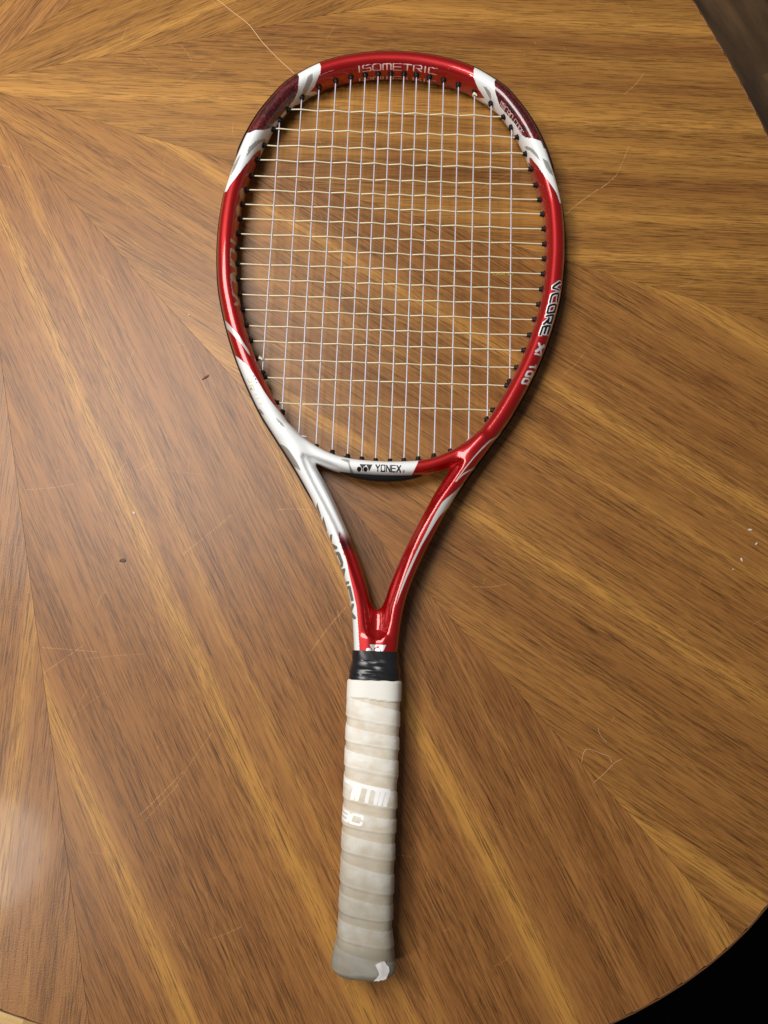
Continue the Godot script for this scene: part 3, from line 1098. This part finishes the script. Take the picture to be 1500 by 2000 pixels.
func outward(sh: Shape, from: int) -> void:
	for k in range(from, sh.n.size()):
		if sh.n[k].dot(Vector3(sh.v[k].x, sh.v[k].y, 0)) < 0.0:
			sh.n[k] = -sh.n[k]


# ---------------------------------------------------------------- table

const HUB := Vector3(-0.3441, 0, -0.4566)
const TW := 2048           # one veneer leaf: 0.9 m along the grain, 0.506 m across
const TH := 1152


func rim(angle: float) -> float:   # the oval's radius from its centre, at an angle from +x towards +z
	var w := angle - deg_to_rad(47.5)
	return pow(pow(absf(cos(w)) / 0.873, 1.9) + pow(absf(sin(w)) / 0.5503, 1.9), -1.0 / 1.9)


func pores_image() -> Image:
	var im := Image.create(TW, TH, false, Image.FORMAT_RGBA8)
	im.fill(Color(0.12, 0.05, 0.02, 0.0))
	# sprites: long faint fibres (dark and pale) and short dark pores
	var sprites := []
	for k in 48:
		var kind := 0 if k < 10 else (1 if k < 20 else 2)
		var len := [rng.randi_range(160, 420), rng.randi_range(120, 320), rng.randi_range(9, 64)][kind] as int
		var sp := Image.create(len, 7, false, Image.FORMAT_RGBA8)
		var c: Color = [Color(0.16, 0.07, 0.025), Color(0.72, 0.46, 0.20), Color(0.14, 0.065, 0.022)][kind]
		sp.fill(Color(c, 0.0))
		var a0: float = [0.07, 0.07, rng.randf_range(0.30, 0.70)][kind]
		var thick: float = [0.8, 0.8, rng.randf_range(0.02, 0.26)][kind]
		var bend := rng.randf_range(-1.0, 1.0)
		for x in len:
			var u := float(x) / len
			var yc := 3.0 + bend * (u - 0.5) + 0.2 * sin(u * 7.0 + k)
			var a := a0 * sqrt(sin(PI * clampf(u, 0.02, 0.98))) * rng.randf_range(0.65, 1.0)
			for y in 7:
				var q := clampf(thick + 0.5 - absf(y - yc), 0, 1)
				if q > 0.0:
					sp.set_pixel(x, y, Color(c, a * q))
		sprites.push_back(sp)
	var density := FastNoiseLite.new()
	density.seed = 21
	density.frequency = 0.012
	for k in 84000:
		var sp: Image = sprites[rng.randi_range(0, 19) if k < 3600 else rng.randi_range(20, 47)]
		var at := Vector2i(rng.randi_range(0, TW - 1), rng.randi_range(-3, TH))
		# pores crowd into bands
		if k > 3600 and density.get_noise_2d(at.x * 0.05, at.y * 1.6) + rng.randf_range(-0.6, 0.75) < 0.0:
			continue
		im.blend_rect(sp, Rect2i(0, 0, sp.get_width(), 7), at)
		if at.x + sp.get_width() > TW:   # carry on at the other end, so that the sheet can be cut anywhere
			im.blend_rect(sp, Rect2i(0, 0, sp.get_width(), 7), at - Vector2i(TW, 0))
	return im


# One leaf's colours: broad bands lie at given distances (mm) across the leaf; pale ones positive, dark ones negative weight.
func leaf_image(pores: Image, bands: Array, which: int, knots: Array, marks: Array) -> Image:
	var nw := 192
	var nh := 576
	var bend := FastNoiseLite.new()
	bend.seed = 40 + which
	bend.frequency = 0.011
	bend.fractal_octaves = 3
	var fine := FastNoiseLite.new()
	fine.seed = 3
	fine.frequency = 0.05
	fine.fractal_octaves = 4
	var bytes := PackedByteArray()
	bytes.resize(nw * nh * 3)
	var base: Color = [Color(0.59, 0.412, 0.195), Color(0.60, 0.42, 0.20), Color(0.59, 0.405, 0.202), Color(0.585, 0.395, 0.208), Color(0.585, 0.40, 0.22)][which]
	var pale := Color(0.70, 0.505, 0.245)
	var deep := Color(0.50, 0.325, 0.16)
	for x in nw:
		var u := 900.0 * x / nw
		for y in nh:
			var v := 506.0 * y / nh - 253.0
			var w := v + 7.0 * bend.get_noise_2d(u * 0.25, v * 0.6) + which * 117.0
			var t := 0.42 * fine.get_noise_2d(u * 0.018, w * 0.8) + 0.34 * fine.get_noise_2d(u * 0.02 + 300.0, w * 5.0)
			var warp := v + 5.0 * bend.get_noise_2d(u * 0.2 + 70.0, v * 0.2)
			for b in bands:
				var e: float = (warp - b[0]) / (b[1] * 0.8)
				if absf(e) < 3.0:
					t += b[2] * 1.15 * exp(-e * e)
			for kn in knots:
				var e := Vector2((u - kn[0]) / 14.0, (v - kn[1]) / 7.0).length_squared()
				if e < 6.0:
					t -= 0.8 * exp(-e)
			var c := base.lerp(pale, clampf(t, 0, 1)) if t > 0.0 else base.lerp(deep, clampf(-t, 0, 1))
			var at := (y * nw + x) * 3
			bytes[at] = int(c.r * 255)
			bytes[at + 1] = int(c.g * 255)
			bytes[at + 2] = int(c.b * 255)
	var im := Image.create_from_data(nw, nh, false, Image.FORMAT_RGB8, bytes)
	im.resize(TW, TH, Image.INTERPOLATE_CUBIC)
	im.convert(Image.FORMAT_RGBA8)
	var over := pores
	if which % 2 == 1:
		over = pores.duplicate()
		over.flip_y()
	var cut := (which * 389) % TW
	im.blend_rect(over, Rect2i(cut, 0, TW - cut, TH), Vector2i.ZERO)
	im.blend_rect(over, Rect2i(0, 0, cut, TH), Vector2i(TW - cut, 0))
	# scratches in the varnish: from, to (mm along and across the leaf), strength
	for m in marks:
		var a := Vector2(m[0] / 900.0 * TW, (m[1] + 253.0) / 506.0 * TH)
		var b := Vector2(m[2] / 900.0 * TW, (m[3] + 253.0) / 506.0 * TH)
		var steps := maxi(2, int(a.distance_to(b) * 1.2))
		var sway := rng.randf_range(-3, 3)
		for k in steps:
			var f := float(k) / steps
			var q := a.lerp(b, f) + (b - a).orthogonal().normalized() * sway * sin(f * PI)
			if rng.randf() < 0.78 and q.x >= 0 and q.y >= 0 and q.x < TW - 1 and q.y < TH - 1:
				im.set_pixelv(q, im.get_pixelv(q).lerp(Color(0.86, 0.68, 0.45), m[4]))
	return im


func make_table() -> void:
	var t := thing("oval_table", "oval wooden table with a sunburst of walnut veneer leaves under the racket", "table", Vector3(HUB.x, 0, HUB.z))
	var pores := pores_image()
	# varnish: slight orange peel over the grain
	var peel := FastNoiseLite.new()
	peel.seed = 77
	peel.frequency = 0.34
	peel.fractal_octaves = 3
	var bump := peel.get_image(2048, 1152)
	bump.bump_map_to_normal_map(2.4)
	var peel_tex := tex(bump)
	var sweep := deg_to_rad(30.0)
	# first angle of the leaf (degrees), colour bands, knots, scratches
	var plans := {
		-42: [[[27, 7, 0.8], [-60, 10, 0.7], [-110, 12, -0.5]], [], []],
		-12: [[[6, 7, 0.9], [-6, 6, 0.4], [-84, 9, 0.75], [32, 5, 0.6], [92, 6, 0.45], [128, 9, 0.8], [-62, 8, -0.6], [62, 9, -0.55], [-30, 12, -0.3], [-140, 10, 0.5]], [[357, 49], [199, -78], [430, -66]], []],
		18: [[[-43, 8, 1.0], [77, 8, 1.0], [198, 8, 1.1], [-155, 9, 0.85], [-75, 14, -0.45], [30, 12, -0.3], [120, 16, -0.5], [168, 12, -0.4], [0, 7, 0.35], [-110, 12, -0.35]], [[548, -16], [638, -108], [635, 42], [550, 97]], []],
		48: [[[21, 8, 1.1], [-6, 6, 0.55], [130, 8, 1.0], [-98, 8, 1.1], [-212, 10, 1.0], [60, 16, -0.4], [100, 14, -0.45], [-45, 16, -0.45], [-75, 10, -0.4], [-130, 15, -0.5], [-165, 16, -0.45], [165, 14, -0.5]], [[624, 79], [633, -32], [622, -153]], []],
		78: [[[-115, 8, 0.7], [-20, 10, 0.6], [-150, 9, -0.3], [-70, 12, -0.3]], [], []],
	}
	for start in [-42, -12, 18, 48, 78]:
		var marks: Array = []
		for k in 70:
			var u := rng.randf_range(120, 860)
			var v := rng.randf_range(-0.25, 0.25) * u
			var way := Vector2.from_angle(rng.randf() * TAU) * pow(rng.randf(), 3.0) * 46.0
			marks.push_back([u, v, u + way.x, v + way.y, rng.randf_range(0.1, 0.42)])
		plans[start][2] = marks
	# the plainly visible scratches of the photograph, given on the table top (metres)
	for q in [[0.1441, -0.3386, 0.1695, -0.3591, 0.7], [0.1695, -0.3591, 0.1866, -0.3734, 0.8], [0.1866, -0.3734, 0.1974, -0.3984, 0.5], [0.1966, -0.4457, 0.2137, -0.4651, 0.6], [-0.0532, 0.0043, -0.0273, -0.0291, 0.55], [-0.17, 0.115, -0.14, 0.085, 0.5], [-0.165, 0.118, -0.143, 0.094, 0.4], [-0.26, 0.03, -0.215, -0.002, 0.45], [-0.245, 0.0, -0.205, 0.003, 0.5], [-0.3, -0.379, -0.322, -0.388, 0.6]]:
		for start in [-12, 18, 48, 78]:
			var mid := Vector2((q[0] + q[2]) / 2 - HUB.x, (q[1] + q[3]) / 2 - HUB.z)
			var ang := rad_to_deg(mid.angle())
			if ang >= start and ang < start + 30:
				var b := deg_to_rad(start + 15.0)
				var ends := []
				for e in 2:
					var p := Vector2(q[e * 2] - HUB.x, q[e * 2 + 1] - HUB.z).rotated(-b) * 1000.0
					ends.append_array([p.x, p.y])
				plans[start][2].push_back(ends + [q[4]])
	var which := 0
	var spare: StandardMaterial3D
	for j in 12:
		var start := -42 + 30 * j
		var m := spare
		if plans.has(start):
			var plan: Array = plans[start]
			m = mat(Color.WHITE, 0.36)
			m.metallic_specular = 0.4
			m.clearcoat_enabled = start == 78   # that leaf has kept more of its polish
			m.clearcoat = 0.06
			m.clearcoat_roughness = 0.09
			m.albedo_texture = tex(leaf_image(pores, plan[0], which, plan[1], plan[2]))
			m.normal_enabled = true
			m.normal_texture = peel_tex
			m.normal_scale = 0.11 if start == 78 else 0.045
			m.texture_repeat = false
			which += 1
			spare = m
		var a0 := deg_to_rad(start)
		var b := a0 + sweep / 2
		var sh := Shape.new()
		var edge := PackedVector2Array()
		for k in 25:
			var w := a0 + sweep * k / 24.0
			edge.push_back(Vector2.from_angle(w) * (rim(w) - 0.0012))
		# a hair of a joint between the leaves
		var side0 := Vector2.from_angle(b) * 0.0004
		var ring := PackedVector2Array([side0])
		for k in 25:
			var pull := 0.00012 if k == 0 else (-0.00012 if k == 24 else 0.0)
			ring.push_back(edge[k] + Vector2.from_angle(a0 + sweep * k / 24.0).orthogonal() * -pull)
		for q in ring:
			var o := q.rotated(-b)
			sh.vert(Vector3(q.x, 0, q.y), Vector3.UP, Vector2(o.x / 0.9, (o.y + 0.253) / 0.506))
		for k in range(1, 25):
			sh.tri(0, k, k + 1)
		for k in ring.size():
			var k2 := (k + 1) % ring.size()
			var nn := Vector3(ring[k2].y - ring[k].y, 0, ring[k].x - ring[k2].x).normalized()
			if nn.dot(Vector3(ring[k].x - cos(b) * 0.3, 0, ring[k].y - sin(b) * 0.3)) < 0.0:
				nn = -nn
			sh.quad(sh.vert(Vector3(ring[k].x, 0, ring[k].y), nn), sh.vert(Vector3(ring[k2].x, 0, ring[k2].y), nn), sh.vert(Vector3(ring[k2].x, -0.0009, ring[k2].y), nn), sh.vert(Vector3(ring[k].x, -0.0009, ring[k].y), nn))
		put("veneer_leaf", sh, m, t)
	# the board below and its edge strip
	var wood := mat(Color(0.36, 0.23, 0.12), 0.5)
	var rings := []
	for q in [[0.0, -0.001], [-0.0013, -0.001], [-0.0013, -0.024], [-0.03, -0.028], [0.0, -0.028]]:
		var ring := PackedVector3Array()
		for k in 144:
			var w := TAU * k / 144
			var rr: float = rim(w) + q[0] if q[0] < 0.0 else 0.001
			ring.push_back(Vector3(cos(w) * rr, q[1], sin(w) * rr))
		rings.push_back(ring)
	var sh := Shape.new()
	sh.rings(rings)
	for k in sh.n.size():
		if sh.n[k].dot(Vector3(sh.v[k].x, (sh.v[k].y + 0.014) * 30.0, sh.v[k].z)) < 0.0:
			sh.n[k] = -sh.n[k]
	put("table_board", sh, wood, t)
	rings = []
	for q in [[-0.0011, -0.0003], [-0.0003, -0.00005], [0.0006, -0.0006], [0.0014, -0.0018], [0.0016, -0.003], [0.0016, -0.024], [-0.0011, -0.0245]]:
		var ring := PackedVector3Array()
		for k in 288:
			var w := TAU * k / 288
			var rr: float = rim(w) + q[0]
			ring.push_back(Vector3(cos(w) * rr, q[1], sin(w) * rr))
		rings.push_back(ring)
	sh = Shape.new()
	sh.rings(rings)
	for k in sh.n.size():
		if sh.n[k].dot(Vector3(sh.v[k].x, 0.05, sh.v[k].z)) < 0.0:
			sh.n[k] = -sh.n[k]
	put("edge_strip", sh, mat(Color(0.50, 0.33, 0.19), 0.35), t)
	# a round pedestal carries the top
	rings = []
	for q in [[0.30, -0.028], [0.30, -0.05], [0.07, -0.07], [0.055, -0.4], [0.07, -0.69], [0.30, -0.72], [0.31, -0.74]]:
		var ring := PackedVector3Array()
		for k in 40:
			ring.push_back(Vector3(cos(TAU * k / 40) * q[0], q[1], sin(TAU * k / 40) * q[0]))
		rings.push_back(ring)
	sh = Shape.new()
	sh.rings(rings)
	outward_y(sh)
	put("pedestal", sh, mat(lin(0.02, 0.02, 0.02), 0.4), t)


func outward_y(sh: Shape) -> void:
	for k in sh.n.size():
		if sh.n[k].dot(Vector3(sh.v[k].x, 0, sh.v[k].z)) < 0.0:
			sh.n[k] = -sh.n[k]


func plank_material(c0: Color, c1: Color, rough: float, seed_value: int) -> StandardMaterial3D:
	var n := FastNoiseLite.new()
	n.seed = seed_value
	n.frequency = 0.03
	n.fractal_octaves = 5
	var im := n.get_image(24, 512)
	im.resize(512, 512, Image.INTERPOLATE_CUBIC)
	var fine := n.get_image(96, 512)
	fine.resize(512, 512, Image.INTERPOLATE_CUBIC)
	im.convert(Image.FORMAT_L8)
	fine.convert(Image.FORMAT_L8)
	var a := im.get_data()
	var b := fine.get_data()
	var bytes := PackedByteArray()
	bytes.resize(512 * 512 * 3)
	for k in 512 * 512:
		var t := clampf(a[k] / 255.0 * 0.55 + b[k] / 255.0 * 0.75 - 0.15 + rng.randf_range(-0.05, 0.05), 0, 1)
		var c := c0.lerp(c1, t)
		bytes[k * 3] = int(c.r * 255)
		bytes[k * 3 + 1] = int(c.g * 255)
		bytes[k * 3 + 2] = int(c.b * 255)
	var m := mat(Color.WHITE, rough)
	m.albedo_texture = tex(Image.create_from_data(512, 512, false, Image.FORMAT_RGB8, bytes))
	return m


# A slab with softened upper edges: corners in plan (anticlockwise or clockwise), top height, thickness; u runs along the first side.
func slab(p: PackedVector2Array, top: float, thick: float, scale: float) -> Shape:
	var sh := Shape.new()
	var mid := Vector2.ZERO
	for q in p:
		mid += q / p.size()
	var ax := (p[1] - p[0]).normalized()
	var uv := func(q: Vector2) -> Vector2: return Vector2(q.dot(ax), q.dot(ax.orthogonal())) * scale
	var levels := [[0.006, 0.0], [0.0025, -0.0012], [0.0, -0.005], [0.0, -thick]]
	var at := []
	for l in levels:
		for q in p:
			var out: Vector2 = (q - mid).normalized()
			var qq: Vector2 = q - out * l[0]
			var nn := Vector3(out.x, 0, out.y)
			if l[1] == 0.0:
				nn = Vector3.UP
			elif l[0] > 0.0:
				nn = (nn + Vector3.UP).normalized()
			at.push_back(sh.vert(Vector3(qq.x, top + l[1], qq.y), nn, uv.call(qq)))
	var m := p.size()
	for k in range(1, m - 1):
		sh.tri(0, k, k + 1)
	for l in 3:
		for k in m:
			sh.quad(l * m + k, l * m + (k + 1) % m, (l + 1) * m + (k + 1) % m, (l + 1) * m + k)
	return sh


func crumb(size: Vector3, seed_value: int) -> Shape:
	var r := RandomNumberGenerator.new()
	r.seed = seed_value
	var sh := Shape.new()
	var rings := []
	for j in 4:
		var ring := PackedVector3Array()
		for k in 7:
			var w := TAU * k / 7
			var f: float = [0.75, 1.0, 0.7, 0.05][j] * r.randf_range(0.7, 1.25)
			ring.push_back(Vector3(cos(w) * f * size.x, [0.0, 0.35, 0.85, 1.0][j] * size.y, sin(w) * f * size.z))
		rings.push_back(ring)
	sh.rings(rings)
	for k in sh.n.size():
		if sh.n[k].dot(sh.v[k]) < 0.0:
			sh.n[k] = -sh.n[k]
	return sh


func fibre(points: Array, height: float, radius: float) -> Shape:
	var path := PackedVector2Array()
	for k in range(0, points.size(), 2):
		path.push_back(Vector2(points[k], points[k + 1]))
	path.insert(0, path[0] * 2.0 - path[1])
	path.push_back(path[-1] * 2.0 - path[-2])
	var fine := smooth_curve(path, 10)
	var p := PackedVector3Array()
	for k in fine.size():
		p.push_back(Vector3(fine[k].x, radius + height * (0.5 + 0.5 * sin(k * 0.37)), fine[k].y))
	var sh := Shape.new()
	sh.tube(p, radius, 5)
	return sh


func small_things() -> void:
	var white := mat(Color(0.84, 0.79, 0.76), 0.7)
	var pale := mat(Color(0.86, 0.70, 0.50), 0.5)
	var specks := [
		[-0.1845, -0.0979, 0.0022, "single white crumb on the table left of the racket's throat"],
		[0.2693, -0.0853, 0.0030, "longest white flake near the right end of the table"],
		[0.2730, -0.0750, 0.0022, "white crumb just below the longest flake at right"],
		[0.2612, -0.0633, 0.0026, "two-pointed white flake left of the other crumbs at right"],
		[0.2546, -0.0562, 0.0014, "smallest white crumb, lowest of the group at right"],
		[-0.1509, -0.2535, 0.0016, "tiny pale crumb on the table beside the left of the racket head"],
	]
	for k in specks.size():
		var q: Array = specks[k]
		var o := put(numbered("crumb"), crumb(Vector3(q[2] * 0.32, q[2] * 0.22, q[2] * 0.62), 100 + k), white)
		o.position = Vector3(q[0], 0.0001, q[1])
		o.rotation.y = 0.6 + k * 0.9
		tag(o, q[3], "crumb", "white crumbs on the table")
	var o := put("wood_chip", crumb(Vector3(0.0035, 0.0006, 0.0010), 200), mat(Color(0.42, 0.20, 0.09), 0.6))
	o.position = Vector3(-0.1358, 0.0001, -0.2029)
	o.rotation.y = 0.55
	tag(o, "small reddish brown sliver on the table left of the racket", "wood chip")
	o = put("dirt_spot", crumb(Vector3(0.0024, 0.0003, 0.0017), 201), mat(Color(0.24, 0.17, 0.10), 0.55))
	o.position = Vector3(-0.1908, 0.0001, -0.0626)
	tag(o, "small dark brown spot of dirt on the table left of the throat", "dirt spot")
	o = put("thread", fibre([-0.1393, -0.5338, -0.1273, -0.523, -0.1128, -0.5103, -0.1009, -0.4938, -0.0887, -0.4794, -0.0735, -0.464], 0.0002, 0.00028), pale)
	tag(o, "long pale thread from the racket head's upper left towards the far edge", "thread")
	o = put("hair", fibre([0.1380, 0.0790, 0.1398, 0.0724, 0.1434, 0.0700, 0.1523, 0.0731, 0.1576, 0.0752, 0.1590, 0.0790], 0.0003, 0.00016), pale)
	tag(o, "curled pale hair lying on the table right of the grip", "hair")
	o = put("hair_001", fibre([0.1460, 0.0923, 0.1540, 0.0860, 0.1610, 0.0793, 0.1665, 0.0766], 0.0002, 0.00014), pale)
	tag(o, "straight pale hair beside the curled one, right of the grip", "hair")
	o = put("hair_002", fibre([0.1506, 0.0558, 0.1519, 0.0603, 0.1563, 0.0655], 0.0002, 0.00014), pale)
	tag(o, "short pale hair just above the curled one, right of the grip", "hair")
	# yellow felt left by a ball on a cross string
	var sh := Shape.new()
	for k in 26:
		var x := 0.0835 + 0.0145 * k / 25.0 + rng.randf_range(-0.001, 0.001)
		var p := PackedVector3Array()
		var at := Vector3(x, 0.0140, -0.2795 + 0.036 * (x - 0.09) + rng.randf_range(-0.0004, 0.0004))
		var way := Vector3(rng.randf_range(-1, 1), rng.randf_range(-0.1, 0.9), rng.randf_range(-1.2, 0.5)) * 0.0018
		for j in 4:
			p.push_back(at + way * (j / 3.0) + Vector3(0, 0, 0.0003 * sin(j * 1.5 + k)))
		sh.tube(p, 0.00009, 4)
	o = put("felt_fuzz", sh, mat(Color(0.80, 0.82, 0.30), 0.9))
	tag(o, "tuft of yellow ball felt caught on a cross string at the right", "fuzz")


func _ready() -> void:
	rng.seed = 2024
	# camera: held above the table, tilted ten degrees from straight down
	var cam := Camera3D.new()
	cam.name = "camera"
	var tilt := deg_to_rad(10.0)
	cam.transform = Transform3D(Basis(Vector3.RIGHT, Vector3(0, sin(tilt), -cos(tilt)), Vector3(0, cos(tilt), sin(tilt))), Vector3(0, 0.5595, 0))
	cam.fov = rad_to_deg(2.0 * atan(1000.0 / 1502.0))
	cam.near = 0.05
	cam.far = 50.0
	add_child(cam)
	var env := Environment.new()
	env.background_mode = Environment.BG_COLOR
	env.background_color = lin(0.095, 0.096, 0.098)
	env.tonemap_mode = Environment.TONE_MAPPER_LINEAR
	env.tonemap_exposure = 1.0
	env.sdfgi_enabled = true
	env.ssao_enabled = true
	env.ssil_enabled = true
	var we := WorldEnvironment.new()
	we.environment = env
	add_child(we)
	# ceiling lamps of the room, up to the left of the table
	lamp("ceiling_light_near", Vector3(-1.19, 1.90, 0.62), 0.16, 1.3, Color(1.0, 0.97, 0.93))
	var panel := AreaLight3D.new()
	panel.name = "lamp_panel"
	panel.area_size = Vector2(0.85, 0.85)
	panel.light_energy = 2.75
	panel.light_color = Color(1.0, 0.985, 0.965)
	panel.shadow_enabled = true
	panel.position = Vector3(-0.62, 1.25, -0.58)
	panel.rotation_degrees = Vector3(-90, 0, 0)
	add_child(panel)

	# the room below the table
	var floor_shape := Shape.new()
	floor_shape.flat(PackedVector3Array([Vector3(-6, -0.74, -6), Vector3(6, -0.74, -6), Vector3(6, -0.74, 6), Vector3(-6, -0.74, 6)]), Vector3.UP)
	var floor_mat := mat(lin(0.003, 0.003, 0.0032), 1.0)
	floor_mat.metallic_specular = 0.0
	put("floor", floor_shape, floor_mat).set_meta("kind", "structure")
	make_table()
	var cab := thing("wooden_cabinet", "dark brown wooden cabinet top beyond the far right edge of the table", "cabinet", Vector3(0.42, -0.74, -0.56))
	var along := Vector2(0.43, 0.90).normalized()
	var across := Vector2(along.y, -along.x)
	var c := PackedVector2Array()
	for q in [[-0.45, -0.28], [0.33, -0.28], [0.33, 0.25], [-0.45, 0.25]]:
		c.push_back(along * q[0] + across * q[1])
	var dark_wood := plank_material(Color(0.19, 0.13, 0.072), Color(0.39, 0.29, 0.18), 0.5, 31)
	put("top", slab(c, 0.66, 0.03, 2.6), dark_wood, cab)
	var body := PackedVector2Array()
	for q in c:
		body.push_back(q * 0.96)
	put("body", slab(body, 0.629, 0.629, 2.6), dark_wood, cab)
	# its straight edge stands against the oval table's rim
	var rim_way := Vector2(0.0297, 0.0102).normalized()
	var away := Vector2(-rim_way.y, rim_way.x)
	var mid := Vector2(-0.2408, 0.2389) + away * 0.203
	var side := thing("side_table", "light yellowish wooden side table showing past the near left edge of the oval table", "side table", Vector3(mid.x, -0.74, mid.y))
	c = PackedVector2Array()
	for q in [[-0.24, -0.20], [0.24, -0.20], [0.24, 0.20], [-0.24, 0.20]]:
		c.push_back(rim_way * q[0] + away * q[1])
	var light_wood := plank_material(Color(0.66, 0.50, 0.28), Color(0.90, 0.78, 0.53), 0.45, 32)
	put("top", slab(c, 0.727, 0.025, 3.5), light_wood, side)
	for k in 4:
		var leg := Shape.new()
		leg.tube(PackedVector3Array([Vector3(c[k].x * 0.8, 0.703, c[k].y * 0.8), Vector3(c[k].x * 0.9, 0.0, c[k].y * 0.9)]), 0.018, 12, 0.8)
		put("leg", leg, light_wood, side)
	rng.seed = 7
	lay_spine()
	paint_frame()
	make_racket()
	small_things()


func lamp(called: String, at: Vector3, size: float, energy: float, c: Color) -> void:
	var l := OmniLight3D.new()
	l.name = called
	l.position = at
	l.light_color = c
	l.light_energy = energy
	l.light_size = size
	l.omni_range = 12.0
	l.omni_attenuation = 2.0
	l.shadow_enabled = true
	add_child(l)
